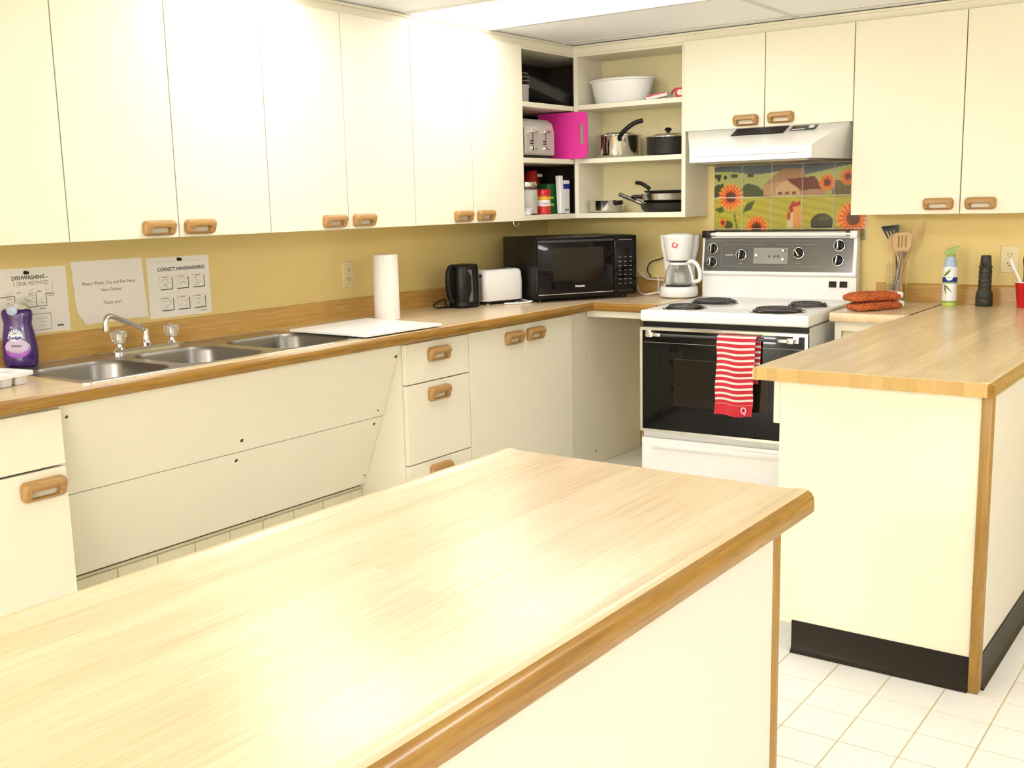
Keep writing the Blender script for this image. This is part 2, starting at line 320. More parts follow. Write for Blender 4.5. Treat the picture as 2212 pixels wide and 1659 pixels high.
ce = struct(MB().box(XL - 0.1, XR + 0.1, YF - 0.1, YB + 0.1, ZC + 0.012, ZC + 0.1).build('ceiling', CEILM), 'white suspended ceiling of rectangular panels')
GX = [0.29 - 1.2, 0.29, 1.49, 2.69, 3.89, 5.09, 6.29]; GY = [0.25 - 0.6 * k for k in range(0, 17)]
LIT = [(1, 2, 1), (1, 4, 1), (4, 4, 0), (1, 12, 0), (4, 12, 0), (1, 14, 0), (4, 14, 0)]     # grid cells with a light (column, row); the non-flush ones are unseen added fill
pan = {}
for a in range(len(GX) - 1):
    for b in range(len(GY) - 1):
        x0, x1 = max(GX[a], XL) + 0.003, min(GX[a + 1], XR) - 0.003; y1, y0 = min(GY[b], YB) - 0.003, max(GY[b + 1], YF) + 0.003
        if x1 - x0 < 0.05 or y1 - y0 < 0.05: continue
        MB().box(x0, x1, y0, y1, ZC + 0.004, ZC + 0.0125).build('ceiling_panel', CEILM, ce)
for x in GX:
    if XL + 0.05 < x < XR: MB().box(x - 0.012, x + 0.012, YF, YB, ZC, ZC + 0.005).build('grid_bar', TBAR, ce)
for y in GY:
    if YF < y < -0.05: MB().box(XL, XR, y - 0.012, y + 0.012, ZC + 0.0002, ZC + 0.0052).build('grid_bar', TBAR, ce)
LLAB = ['flush white fluorescent ceiling panel above the corner shelves', 'flush white fluorescent ceiling panel above the worktop in front of the sink cupboards', 'added unseen fill light on the ceiling right of the peninsula', 'added unseen fill light behind the camera, nearer one on the left', 'added unseen fill light behind the camera, nearer one on the right', 'added unseen fill light behind the camera, farthest one on the left', 'added unseen fill light behind the camera, farthest one on the right']
for n, (a, b, flush) in enumerate(LIT):
    cx, cy = (GX[a] + GX[a + 1]) / 2, (GY[b] + GY[b + 1]) / 2
    t = thing('ceiling_or_added_fill_light', LLAB[n], 'light', (cx, cy, ZC), group='fluorescent ceiling panels and added fill lights')
    if flush:
        MB().ring(rectlike(rrect(1.14, 0.54, 0.01, 2), -0.588, 0.588, -0.288, 0.288), rrect(1.14, 0.54, 0.002, 2), -0.002, 0.0038).build('frame', ENAMEL, t)
        MB().box(-0.569, 0.569, -0.269, 0.269, 0.0005, 0.0035).build('diffuser', LENS_F, t)
    else:  # unseen fixture, added to brighten upright faces
        MB().box(-0.6, 0.6, -0.15, 0.15, -0.022, 0, 0.004).build('housing', ENAMEL, t)
        MB().prism([(-0.145, -0.0222), (0.145, -0.0222), (0.14, -0.09), (0.115, -0.11), (-0.115, -0.11), (-0.14, -0.09)], -0.585, 0.585, 'yz').build('diffuser', LENS_B if b > 8 else LENS, t)
# cream filler strips between the cupboards and the ceiling
struct(MB().box(0.27, 0.3024, -3.95, -0.2547, 2.0935, ZC - 0.012).box(0.26, 0.312, -3.95, -0.2547, ZC - 0.012, ZC - 0.0005, 0.002).build('trim_1', CREAM), 'cream filler strip above the cupboards over the sink')
struct(MB().box(0.3024, 2.66, -0.2547, -0.22, 2.0935, ZC - 0.012).box(0.3125, 2.66, -0.2645, -0.21, ZC - 0.012, ZC - 0.0005, 0.002).build('trim_2', CREAM), 'cream filler strip above the cupboards over the stove')

# ------------------------------------------------------------------ cupboard parts
def handle_mesh():
    W_, H_ = 0.121, 0.049; m = MB()
    o = rrect(W_, H_, 0.015, 6); i = rrect(0.078, 0.017, 0.0075, 6, 0, -0.008)
    def ins(l, d, cy=0): return [(p[0] * (1 - 2 * d / W_), cy + (p[1] - cy) * (1 - 2 * d / H_)) for p in l]
    L = [[(p[0], p[1], 0) for p in o], [(p[0], p[1], 0.011 + 0.004 * (p[1] > 0)) for p in o], [(p[0], p[1], 0.017 + 0.006 * (p[1] > 0)) for p in ins(o, 0.0025)], [(p[0], p[1], 0.020 + 0.007 * (p[1] > 0)) for p in ins(o, 0.007)]]
    ii = lambda d: [(p[0] * (1 + 2 * d / 0.078), -0.008 + (p[1] + 0.008) * (1 + 2 * d / 0.017)) for p in i]
    L += [[(p[0], p[1], 0.0195 + 0.006 * (p[1] > -0.008)) for p in ii(0.002)], [(p[0], p[1], 0.016 + 0.006 * (p[1] > -0.008)) for p in i], [(p[0], p[1], 0) for p in i]]
    L.append(L[0]); m.loft(L, True, False, False, True); return m
_handle = {}
def handle(parent, x, y, z, big=False):
    if big not in _handle:
        s = 1.08 if big else 1.0; m = handle_mesh(); m.v = [(p[0] * s, p[1] * (1.17 if big else 1.0), p[2]) for p in m.v]; o = m.build('handle', OAK, parent, (x, y, z), sharp=50); _handle[big] = o; return o
    return share(_handle[big], parent, (x, y, z))
def front(parent, name, x0, x1, y0, y1, z0=0.001, th=0.02, hx=None, hy=None, m=CREAM, big=False):
    """a door or drawer front with its pull; local x across, y up, z outward"""
    d = MB().box(x0, x1, y0, y1, z0, z0 + th, 0.0014, 1).build(name, m, parent)
    if hx is not None: handle(d, hx, hy, z0 + th - 0.0002, big)
    return d
def carcass(parent, W_, H_, D_, m=CREAM, t=0.016):
    b = MB().box(0, t, 0, H_, -D_, 0).box(W_ - t, W_, 0, H_, -D_, 0).box(t, W_ - t, 0, t, -D_, 0).box(t, W_ - t, H_ - t, H_, -D_, 0).box(t, W_ - t, t, H_ - t, -D_, -D_ + 0.006)
    b.box(t, W_ - t, H_ * 0.5 - t / 2, H_ * 0.5 + t / 2, -D_ + 0.006, -0.03)
    return b.build('carcass', m, parent)
ZB, ZT = 1.276, 2.093
G = 0.0019
def upper_left(y0, label):
    t = thing('wall_cupboard', label, 'cupboard', (0.3024, y0, ZB), EAST, 'cream two-door wall cupboards')
    carcass(t, 0.803, ZT - ZB, 0.3424)
    front(t, 'door', G, 0.4015 - G, 0, ZT - ZB, hx=0.318, hy=0.033); front(t, 'door', 0.4015 + G, 0.803 - G, 0, ZT - ZB, hx=0.482, hy=0.033)
    return t
upper_left(-3.9495, 'cream wall cupboard cut off by the left edge, above the dishwashing notice')
upper_left(-3.1465, 'cream two-door wall cupboard directly above the two paper notices beside the tap')
upper_left(-2.3435, 'cream two-door wall cupboard above the paper towel roll and wall socket')
upper_left(-1.5405, 'cream two-door wall cupboard above the black kettle, beside the open shelves')
t = thing('hood_cupboard', 'short cream two-door cupboard above the white range hood', 'cupboard', (0.934, -0.2547, 1.6786), SOUTH)
carcass(t, 0.812, ZT - 1.6786, 0.2547)
front(t, 'door', G, 0.406 - G, 0, ZT - 1.6786, hx=0.318, hy=0.034); front(t, 'door', 0.406 + G, 0.812 - G, 0, ZT - 1.6786, hx=0.486, hy=0.037)
t = thing('wall_cupboard', 'tall cream two-door wall cupboard right of the range hood', 'cupboard', (1.746, -0.2547, ZB), SOUTH, 'cream two-door wall cupboards')
carcass(t, 0.913, ZT - ZB, 0.2547)
front(t, 'door', G, 0.4565 - G, 0, ZT - ZB, hx=0.371, hy=0.042); front(t, 'door', 0.4565 + G, 0.913 - G, 0, ZT - ZB, hx=0.538, hy=0.042)
# small brass hook under the corner cupboard
t = thing('cup_hook', 'small brass hook screwed under the wall cupboard left of the microwave', 'hook', (0.2, -0.66, ZB))
MB().tube(smooth_path([(0, 0, 0), (0, 0, -0.014), (0.004, 0.004, -0.024), (0.012, 0.012, -0.028), (0.018, 0.018, -0.02), (0.018, 0.018, -0.012)], 5), 0.002, 8).build('hook', CHROME, t)

# open corner shelves
def shelves(t, x0, x1, D_, inner, z_list, post_l, post_r, back=None):
    H_ = ZT - ZB; back = back or inner
    MB().box(x0 - post_l, x0, 0, H_, -D_, 0, 0.001, 1).build('side_panel', CREAM, t); MB().box(x1, x1 + post_r, 0, H_, -D_, 0, 0.001, 1).build('side_panel', CREAM, t)
    MB().box(x0, x1, H_ - 0.012, H_, -D_, 0, 0.001, 1).build('top_panel', CREAM, t); MB().box(x0, x1, 0, 0.025, -D_, 0, 0.001, 1).build('bottom_panel', CREAM, t)
    MB().box(x0, x1, 0.025, H_ - 0.012, -D_, -D_ + 0.005).build('back_panel', back, t)
    for z in z_list: MB().box(x0 + 0.0005, x1 - 0.0005, z - 0.024 - ZB, z - ZB, -D_ + 0.006, -0.002, 0.001, 1).build('shelf', CREAM, t)
t = thing('corner_shelf_unit', 'open corner shelf unit with dark inside, next to the last sink-side cupboard', 'shelves', (0.3024, -0.7375, ZB), EAST, 'open corner shelf units')
shelves(t, 0.018, 0.730, 0.336, HARDBOARD, (1.5765, 1.8405), 0.0175, 0.006)
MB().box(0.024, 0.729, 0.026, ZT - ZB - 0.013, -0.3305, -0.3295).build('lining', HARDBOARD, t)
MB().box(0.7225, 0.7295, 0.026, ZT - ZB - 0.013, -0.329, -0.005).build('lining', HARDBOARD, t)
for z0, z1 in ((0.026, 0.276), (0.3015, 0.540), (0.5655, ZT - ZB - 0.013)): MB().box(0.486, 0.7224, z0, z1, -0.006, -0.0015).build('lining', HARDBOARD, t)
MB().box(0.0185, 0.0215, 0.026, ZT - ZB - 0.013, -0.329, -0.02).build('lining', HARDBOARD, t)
t = thing('corner_shelf_unit', 'open cream shelf unit holding pots and pans, left of the range hood', 'shelves', (0.3024, -0.2547, ZB), SOUTH, 'open corner shelf units')
shelves(t, 0.023, 0.610, 0.2547, CREAM_IN, (1.5765, 1.8445), 0.0225, 0.0213)
MB().lathe([(0.005, 0), (0.005, 0.001), (0, 0.001)], 12).build('screw', SCREW, t, (0.51, 0.685, -0.2495))

# ------------------------------------------------------------------ base cupboards on the left
def base(y0, W_, label, grp=None):
    t = thing('base_cupboard', label, 'cupboard', (0.565, y0, 0), EAST, grp)
    b = MB().box(0, 0.016, 0.0, 0.839, -0.60, 0).box(W_ - 0.016, W_, 0.0, 0.839, -0.60, 0).box(0.016, W_ - 0.016, 0.1, 0.116, -0.6, 0).box(0.016, W_ - 0.016, 0.80, 0.839, -0.05, 0).box(0.016, W_ - 0.016, 0.1, 0.83, -0.6, -0.594).box(0.016, W_ - 0.016, 0, 0.1, -0.075, -0.06)
    b.build('carcass', CREAM, t); return t
t = base(-4.2, 0.815, 'cream base cupboard with wooden pull at the left edge, below the ice tray')
front(t, 'drawer_front', G, 0.8135, 0.672, 0.828); front(t, 'door', G, 0.4065, 0.1, 0.6655, hx=0.33, hy=0.616, big=True); front(t, 'door', 0.4085, 0.8135, 0.1, 0.6655, hx=0.738, hy=0.616, big=True)
t = base(-1.9425, 0.4005, 'narrow cream base unit with three drawers beside the slanted sink panel')
front(t, 'drawer', G, 0.399, 0.672, 0.830, hx=0.199, hy=0.776, big=True); front(t, 'drawer', G, 0.399, 0.351, 0.6675, hx=0.193, hy=0.6175, big=True); front(t, 'drawer', G, 0.399, 0.1, 0.3465, hx=0.190, hy=0.3, big=True)
t = base(-1.541, 0.7975, 'cream two-door base cupboard between the drawers and the stove corner')
front(t, 'door', G, 0.4025, 0.1, 0.832, hx=0.318, hy=0.778, big=True); front(t, 'door', 0.4045, 0.796, 0.1, 0.832, hx=0.482, hy=0.780, big=True)
t = thing('filler_panel', 'flat cream panel closing the corner left of the stove, under the worktop', 'panel', (0.556, -0.743, 0.0))
MB().box(-0.016, 0, 0.0005, 0.722, 0.046, 0.8395, 0.001, 1).build('panel', CREAM, t)
for (y, z) in ((0.18, 0.60), (0.02, 0.36)): MB().lathe([(0.003, 0), (0.002, 0.0012), (0, 0.0012)], 10).build('screw', SCREW, t, (0, y, z), (0, PI / 2, 0))
MB().lathe([(0.005, 0), (0.004, 0.0012), (0, 0.0012)], 10).build('screw', SCREW, t, (0, 0.26, 0.115), (0, PI / 2, 0))
tag(MB().box(0.54, 0.96, -0.74, -0.002, 0.0, 0.0455, 0.002, 1).build('base_platform', OFFWHITE), 'pale low platform on the floor in the gap left of the stove', 'platform')
# slanted access panel under the sink: two boards with screws
AP = [(0.57, 0.8385), (0.462, 0.545), (0.458, 0.541), (0.343, 0.2505)]
t = thing('sink_apron', 'slanted cream panel of two boards screwed below the triple sink', 'panel', (0, -2.6625, 0))
def board(a, b):
    dx, dz = b[0] - a[0], b[1] - a[1]; l = math.hypot(dx, dz); nx, nz = dz / l, -dx / l
    if nx > 0: nx, nz = -nx, -nz
    return [(a[0], a[1]), (b[0], b[1]), (b[0] + nx * 0.016, b[1] + nz * 0.016), (a[0] + nx * 0.016, a[1] + nz * 0.016)]
for a, b in ((AP[0], AP[1]), (AP[2], AP[3])): MB().prism(board(a, b), -0.7205, 0.7185, 'xz').build('board', CREAM, t)
def on_apron(z):
    a, b = (AP[0], AP[1]) if z > 0.543 else (AP[2], AP[3]); k = (a[1] - z) / (a[1] - b[1]); return a[0] + (b[0] - a[0]) * k
scr = None
for (y, z, r) in ((-3.352, 0.795, 0.005), (-2.67, 0.585, 0.007), (-2.675, 0.512, 0.007), (-1.985, 0.572, 0.004), (-1.985, 0.515, 0.006), (-1.96, 0.29, 0.004), (-1.955, 0.787, 0.007)):
    MB().lathe([(r, 0), (r * 0.8, 0.0012), (0, 0.0012)], 12).build('screw', SCREW, t, (on_apron(z) + 0.0004, y + 2.6625, z), (0, PI / 2 + 0.37, 0))
# tiled plinth wall behind the slanted panel
pl = struct(MB().box(XL, 0.318, -3.384, -1.944, 0, 0.2365).build('wall_plinth', BLOCKP), 'pale tiled plinth wall below the slanted sink panel')
MB().box(0.318, 0.3195, -3.384, -1.944, 0, 0.2265).build('joint_bed', GROUTB, pl)
tl = None
for k in range(10):
    y = -3.084 + 0.1535 * (k - 2)
    if y + 0.15 > -1.944: continue
    if tl is None: tl = MB().box(-0.004, 0.006, 0.0014, 0.1521, 0.076, 0.2262, 0.0015, 1).build('tile', BLOCKP, pl, (0.319, y, 0))
    else: share(tl, pl, (0.319, y, 0))
MB().box(0.3195, 0.325, -2.0095, -1.945, 0.076, 0.2262, 0.0015, 1).build('tile', BLOCKP, pl)
MB().box(0.3195, 0.325, -3.384, -1.945, 0, 0.0735).build('tile_course', BLOCKP, pl)

# ------------------------------------------------------------------ worktops
LIP = [(0.02, -CT), (0.004, -CT), (0.0, -0.033), (0.0, -0.017), (0.0015, -0.009), (0.005, -0.003), (0.011, 0.001), (0.018, 0.0028), (0.027, 0.0022), (0.037, 0.0006), (0.05, 0.0)]
LIPE = LIP[:7] + [(0.02, -0.004)]; LIPT = [(0.0202, -0.0042)] + LIP[6:]
XF, YW = 0.6177, -0.600        # front edges of the left and back worktops
wt = thing('corner_worktop', 'wood-look laminate worktop running from the sink round the corner to the stove', 'worktop', (0, 0, CH))
m = MB()
Y0 = -4.2
XE = 0.956
def corner_loops(P): return [[(XF - d, Y0, z) for d, z in P], [(XF - d, YW + d, z) for d, z in P], [(XE, YW + d, z) for d, z in P]]
m.loft(corner_loops(LIPT + [(0.05, -CT), (0.0202, -CT)]), True, True, True, True)
el = corner_loops(LIPE)
MB().loft(el[:2]).build('shaded_edge', EDGE, wt, sharp=40); MB().loft(el[1:]).build('shaded_edge', EDGE_X, wt, sharp=40)  # rolled laminate edge, coloured darker for its shade
SX0, SX1, SY0, SY1 = 0.035, 0.548, -3.27, -2.115     # sink cut-out
for (a, b, c, d) in ((XL + 0.001, SX0, Y0, -0.001), (SX0, XF - 0.05, Y0, SY0), (SX1, XF - 0.05, SY0, SY1), (SX0, XF - 0.05, SY1, YW + 0.05), (SX0, XE, YW + 0.05, -0.001)): m.box(a, b, c, d, -CT, 0)
m.build('top', LAM, wt, sharp=40)
MB().prism([(XL + 0.001, 0), (-0.018, 0), (-0.018, 0.076), (-0.022, 0.082), (-0.03, 0.084), (XL + 0.001, 0.084)], Y0, -0.019, 'xz').build('backsplash', BSPL_L, wt)
MB().prism([(0, 0), (-0.019, 0), (-0.019, 0.076), (-0.015, 0.082), (-0.008, 0.084), (0, 0.084)], XL + 0.002, 0.936, 'yz').build('backsplash', BSPL_B, wt)
MB().box(0.566, XE, -0.575, -0.555, -CT - 0.032, -CT - 0.0005).build('support_batten', CREAM, wt)
# peninsula and right-hand worktop
PX0, PX1, PY = 2.085, 2.745, -2.118
wp = thing('peninsula_worktop', 'glossy wood-look worktop of the peninsula right of the stove', 'worktop', (0, 0, CH))
m = MB()
ROLL = [(0.02, -CT), (0.004, -CT), (0.0, -0.033), (0.0, -0.012), (0.002, -0.005), (0.006, -0.001), (0.012, 0.0), (0.03, 0.0), (0.05, 0.0)]
prof = [(PX0 + d, z) for d, z in ROLL] + [(PX1 - d, z) for d, z in reversed(LIPT + [])] + [(PX1 - 0.0202, -CT)]
m.prism(prof, PY, 0.0, 'xz', smooth=True)
MB().prism([(PX1 - d, z) for d, z in LIPE], PY, 0.0, 'xz', smooth=True).build('shaded_edge', EDGE, wp, sharp=40)
MB().box(PX0 + 0.004, PX1 - 0.018, PY - 0.0015, PY, -CT + 0.0005, -0.0012).build('shaded_end', ENDB, wp)  # end cap in the shaded laminate copy
q = [(PX0 + 0.02, YW + d, z) for d, z in ROLL] + [(PX0 + 0.02, 0, 0), (PX0 + 0.02, 0, -CT)]
q2 = [(1.778, p[1], p[2]) for p in q]
m.loft([q2, q], True, True, True, True)
m.build('top', LAM, wp, sharp=40)
MB().prism([(0, 0), (-0.019, 0), (-0.019, 0.076), (-0.015, 0.082), (-0.008, 0.084), (0, 0.084)], 1.79, PX1, 'yz').build('backsplash', BSPL_B, wp)
# island
IX0, IX1, IY0, IY1 = 2.072, 2.718, -4.95, -3.338
ti = thing('island_worktop', 'large pale wood-look worktop of the kitchen island in the foreground', 'worktop', (0, 0, CH))
MB().prism([(IX0 + 0.0202, -CT)] + [(IX0 + d, z) for d, z in LIPT] + [(IX1 - d, z) for d, z in reversed(LIPT)] + [(IX1 - 0.0202, -CT)], IY0, IY1, 'xz', smooth=True).build('top', LAM, ti, sharp=40)
MB().prism([(IX0 + d, z) for d, z in LIPE], IY0, IY1, 'xz', smooth=True).build('shaded_edge', EDGE, ti, sharp=40)
MB().prism([(IX1 - d, z) for d, z in LIPE], IY0, IY1, 'xz', smooth=True).build('shaded_edge', EDGE, ti, sharp=40)
t = thing('island_cabinet', 'offwhite island cabinet with a brown corner strip under the foreground worktop', 'cabinet', (0, 0, 0))
MB().box(2.10, 2.655, IY0 + 0.03, -3.372, 0.0, CH - CT - 0.0005).build('body', CREAM, t)
MB().box(2.6552, 2.664, IY0 + 0.03, -3.379, 0.0, CH - CT - 0.0005).build('side_panel', OFFWHITE, t)
MB().box(2.645, 2.668, -3.3785, -3.353, 0.0, CH - CT - 0.0005, 0.003, 2).build('corner_strip', TRIMW, t)

# peninsula cabinet
t = thing('peninsula_cabinet', 'cream peninsula cabinet with black plinth and wooden corner strip', 'cabinet', (0, 0, 0))
top = CH - CT - 0.0005
MB().box(2.162, 2.70, -2.028, -0.63, 0.095, top).box(2.20, 2.70, -2.02, -0.63, 0, 0.095).build('body', CREAM, t)
MB().box(2.142, 2.7005, -2.045, -2.0285, 0.090, top).build('end_panel', CREAM, t)
MB().box(2.7005, 2.722, -2.02, -0.005, 0.0, top).build('side_panel', OFFWHITE, t)
MB().box(2.701, 2.7295, -2.056, -2.02, 0.0, top, 0.004, 2).build('corner_strip', TRIMW, t)
def kick(L_): return [(0, 0), (-0.014, 0), (-0.0135, 0.004), (-0.008, 0.010), (-0.0045, 0.018), (-0.004, 0.099), (0, 0.1)]
MB().prism([(-2.0452 + p[0], p[1]) for p in kick(0)], 2.193, 2.7005, 'yz').build('plinth_strip', KICK, t)
MB().prism([(2.7222 - p[0], p[1]) for p in kick(0)], -2.0195, -0.01, 'xz').build('plinth_strip', KICK, t)
MB().lathe([(0.002, 0), (0.002, 0.001), (0, 0.001)], 10).build('screw', SCREW, t, (2.6995, -2.0455, 0.30), (PI / 2, 0, 0))
pw = Matrix.Rotation(0, 4, 'Z')
for k, y in enumerate((-2.045, -1.575, -1.105)):
    y1 = y + 0.465
    d = MB().box(2.122, 2.141, y, y1, 0.701, 0.832, 0.0014, 1).build('drawer', CREAM, t); share(_handle[True], d, (2.1222, (y + y1) / 2, 0.766), WEST)
    d = MB().box(2.1425, 2.1615, y + (0.017 if k == 0 else 0), y1, 0.1, 0.694, 0.0014, 1).build('door', CREAM, t); share(_handle[True], d, (2.1427, y1 - 0.09, 0.64), WEST)
# narrow cabinet between stove and peninsula
t = thing('narrow_cabinet', 'narrow cream cabinet squeezed between the stove and the peninsula', 'cabinet', (1.792, -0.555, 0), SOUTH)
MB().box(0, 0.016, 0, 0.8395, -0.55, 0).box(0.33, 0.346, 0, 0.8395, -0.55, 0).box(0.016, 0.33, 0.1, 0.116, -0.55, 0).build('carcass', CREAM, t)
MB().ring(rectlike(rrect(0.29, 0.62, 0.002, 2, 0.173, 0.46), 0.0, 0.346, 0.1, 0.839), rrect(0.29, 0.68, 0.002, 2, 0.173, 0.46), 0.0005, 0.014).build('face_frame', CREAM, t)
MB().box(0.017, 0.329, 0.117, 0.838, -0.02, -0.006).build('door', CREAM_IN, t)

# ------------------------------------------------------------------ sink and tap
t = thing('triple_sink', 'stainless steel sink with three bowls set into the left worktop', 'sink', (0, 0, CH))
m = MB(); cells = ((-3.285, -2.905), (-2.905, -2.525), (-2.525, -2.105)); bowls = ((-3.255, -2.935), (-2.885, -2.555), (-2.495, -2.135))
deck = MB()
for (c0, c1), (b0, b1) in zip(cells, bowls):
    bl = rrect(0.37, b1 - b0, 0.085, 7, 0.345, (b0 + b1) / 2); rc = rectlike(bl, 0.022, 0.560, c0, c1)
    deck.loft([[(p[0], p[1], 0.0025) for p in rc], [(p[0], p[1], 0.0025) for p in bl]], True, False, False, True)
    cen = (0.345, (b0 + b1) / 2); sc = lambda k, z: [(cen[0] + (p[0] - cen[0]) * k, cen[1] + (p[1] - cen[1]) * k, z) for p in bl]
    MB().loft([sc(1.0, 0.0025), sc(0.985, -0.003), sc(0.965, -0.012), sc(0.93, -0.13), sc(0.88, -0.158), sc(0.78, -0.165), sc(0.25, -0.170), sc(0.10, -0.172)], True, False, False, True).build('bowl', STEEL, t, sharp=60)
    MB().lathe([(0.043, -0.170), (0.043, -0.1675), (0.03, -0.1675), (0.024, -0.174), (0, -0.175)], 24, cen[0], cen[1]).build('drain', CHROME, t)
deck.build('deck', DECKS, t, sharp=60)
ro = rrect(0.544, 1.186, 0.03, 5, 0.291, -2.695); ri = rrect(0.532, 1.174, 0.026, 5, 0.291, -2.695)
MB().ring(ro, ri, 0.0, 0.0042, bev=0.0015).build('rim', CHROME, t)
FX = 0.080
t = thing('sink_tap', 'chrome tap with two clear knobs and a long swing spout', 'tap', (FX, -2.735, CH + 0.0027))
lp = [rrect(0.05, 0.275, 0.024, 6), rrect(0.05, 0.275, 0.024, 6), rrect(0.036, 0.262, 0.017, 6)]
MB().loft([[(p[0], p[1], z) for p in l] for l, z in zip(lp, (0, 0.008, 0.017))]).build('deck_plate', CHROME, t)
MB().lathe([(0.0, 0.016), (0.017, 0.016), (0.017, 0.028), (0.013, 0.034), (0.0125, 0.05), (0.0105, 0.056), (0.0105, 0.075), (0, 0.078)], 20).build('riser', CHROME, t)
sp = smooth_path([(0, 0, 0.066), (0.0, -0.012, 0.080), (0.006, -0.045, 0.094), (0.018, -0.10, 0.116), (0.028, -0.145, 0.134), (0.032, -0.166, 0.134), (0.034, -0.176, 0.122), (0.035, -0.178, 0.105)], 5)
s = MB().tube(sp, 0.0095, 14).build('spout', CHROME, t)
MB().lathe([(0, 0.0), (0.0105, 0.0), (0.0105, 0.018), (0, 0.018)], 16).build('aerator', CHROME, s, (0.035, -0.178, 0.088))
for y in (-0.108, 0.108):
    kn = MB().lathe([(0, 0.034), (0.014, 0.034), (0.020, 0.040), (0.0265, 0.058), (0.027, 0.070), (0.025, 0.077), (0.013, 0.080), (0, 0.080)], 8, 0, y, a0=0.3).build('knob', ACRYL, t)
    MB().lathe([(0, 0.0805), (0.011, 0.0805), (0.010, 0.082), (0, 0.0825)], 14, 0, y).build('knob_cap', CHROME, kn)
    MB().lathe([(0, 0.016), (0.02, 0.016), (0.016, 0.022), (0.011, 0.024), (0.009, 0.034), (0.009, 0.070), (0, 0.071)], 14, 0, y).build('stem', CHROME, kn)
# ice cube tray
t = thing('ice_tray', 'white plastic ice cube tray at the left edge, beside the sink', 'tray', (0.355, -3.495, CH + 0.001), (0, 0, math.radians(12)))
m = MB(); NX, NY, cw, cl = 2, 6, 0.062, 0.052
for i in range(NX):
    for j in range(NY):
        cx, cy = (i - (NX - 1) / 2) * cw, (j - (NY - 1) / 2) * cl - 0.02; lo = rrect(cw - 0.008, cl - 0.008, 0.012, 4, cx, cy); rc = rectlike(lo, cx - cw / 2, cx + cw / 2, cy - cl / 2, cy + cl / 2)
        k = lambda s_, z: [(cx + (p[0] - cx) * s_, cy + (p[1] - cy) * s_, z) for p in lo]
        m.loft([[(p[0], p[1], 0.036) for p in rc], k(1.0, 0.036), k(0.84, 0.008), k(0.7, 0.004)], True, False, True)
        m.loft([k(0.80, 0.0), k(0.92, 0.006), k(1.06, 0.033)], True, True, False)
m.build('cups', WHITEP, t, sharp=50)
fr = rrect(NX * cw + 0.016, NY * cl + 0.016, 0.012, 5, 0, -0.02); fi = rrect(NX * cw, NY * cl, 0.003, 5, 0, -0.02); MB().ring(fr, fi, 0.026, 0.038, bev=0.002).build('rim', WHITEP, t)

# purple dish soap bottle
t = thing('dish_soap', 'purple dish soap bottle with clear cap left of the sink', 'bottle', (0.040, -3.178, CH + 0.0045), (0, 0, math.radians(30)))
prof = [(0.050, 0.028, 0), (0.0535, 0.0315, 0.006), (0.055, 0.033, 0.03), (0.055, 0.033, 0.06), (0.051, 0.032, 0.095), (0.045, 0.029, 0.125), (0.0435, 0.0275, 0.138), (0.047, 0.028, 0.155), (0.049, 0.028, 0.168), (0.047, 0.026, 0.178), (0.040, 0.022, 0.183)]
def sect(a, b, z, n=36, e=2.6):
    out = []
    for i in range(n):
        th = 2 * PI * i / n; c, s_ = math.cos(th), math.sin(th); out.append((a * abs(c) ** (2 / e) * (1 if c >= 0 else -1), b * abs(s_) ** (2 / e) * (1 if s_ >= 0 else -1), z))
    return out
MB().loft([sect(*p) for p in prof]).build('body', PURPLE, t, sharp=60)
cap = MB().loft([sect(a, b, z) for a, b, z in ((0.041, 0.023, 0.1832), (0.038, 0.023, 0.192), (0.028, 0.02, 0.201), (0.012, 0.01, 0.205))]).build('cap', ACRYL, t, sharp=60)
MB().lathe([(0.0, 0.0), (0.018, 0.0), (0.018, 0.004), (0.013, 0.007), (0, 0.008)], 20, sx=1, sy=0.8).build('cap_spout', SKYP, cap, (0.004, -0.0305, 0.180), (PI / 2, 0, 0))
def surf(x, z, off=0.0007):
    for k in range(len(prof) - 1):
        if prof[k][2] <= z <= prof[k + 1][2]:
            f_ = (z - prof[k][2]) / (prof[k + 1][2] - prof[k][2]); a = prof[k][0] + f_ * (prof[k + 1][0] - prof[k][0]); b = prof[k][1] + f_ * (prof[k + 1][1] - prof[k][1])
            return -(b * max(0, 1 - abs(x / a) ** 2.6) ** (1 / 2.6)) - off
def patch(parent, name, poly, m_, off=0.0007):
    """flat print wrapped on the bottle's front"""
    cx = sum(p[0] for p in poly) / len(poly); cz = sum(p[1] for p in poly) / len(poly); rings = 5; v = [(cx, surf(cx, cz, off), cz)]; f_ = []; n = len(poly)
    for r_ in range(1, rings + 1):
        for p in poly: x, z = cx + (p[0] - cx) * r_ / rings, cz + (p[1] - cz) * r_ / rings; v.append((x, surf(x, z, off), z))
    for i in range(n): f_.append((0, 1 + i, 1 + (i + 1) % n))
    for r_ in range(rings - 1):
        for i in range(n): a = 1 + r_ * n + i; b = 1 + r_ * n + (i + 1) % n; f_.append((a, a + n, b + n, b))
    return MB().add(v, f_, True).build(name, m_, parent)
ell = lambda cx, cz, a, b, n=28, t0=0, t1=2 * PI: [(cx + a * math.cos(t0 + (t1 - t0) * i / n), cz + b * math.sin(t0 + (t1 - t0) * i / n)) for i in range(n)]
lb = patch(t, 'label', ell(0.008, 0.062, 0.040, 0.028), LAVEND, 0.0004); lb['label'] = 'lilac and violet printed label'
patch(lb, 'label_band', [(0.008 + 0.039 * math.cos(a), 0.055 + 0.026 * math.sin(a)) for a in [PI + PI * i / 16 for i in range(17)]], PURPLE2, 0.0009)
patch(lb, 'label_oval', ell(0.006, 0.094, 0.026, 0.011), WPRINT, 0.0009)
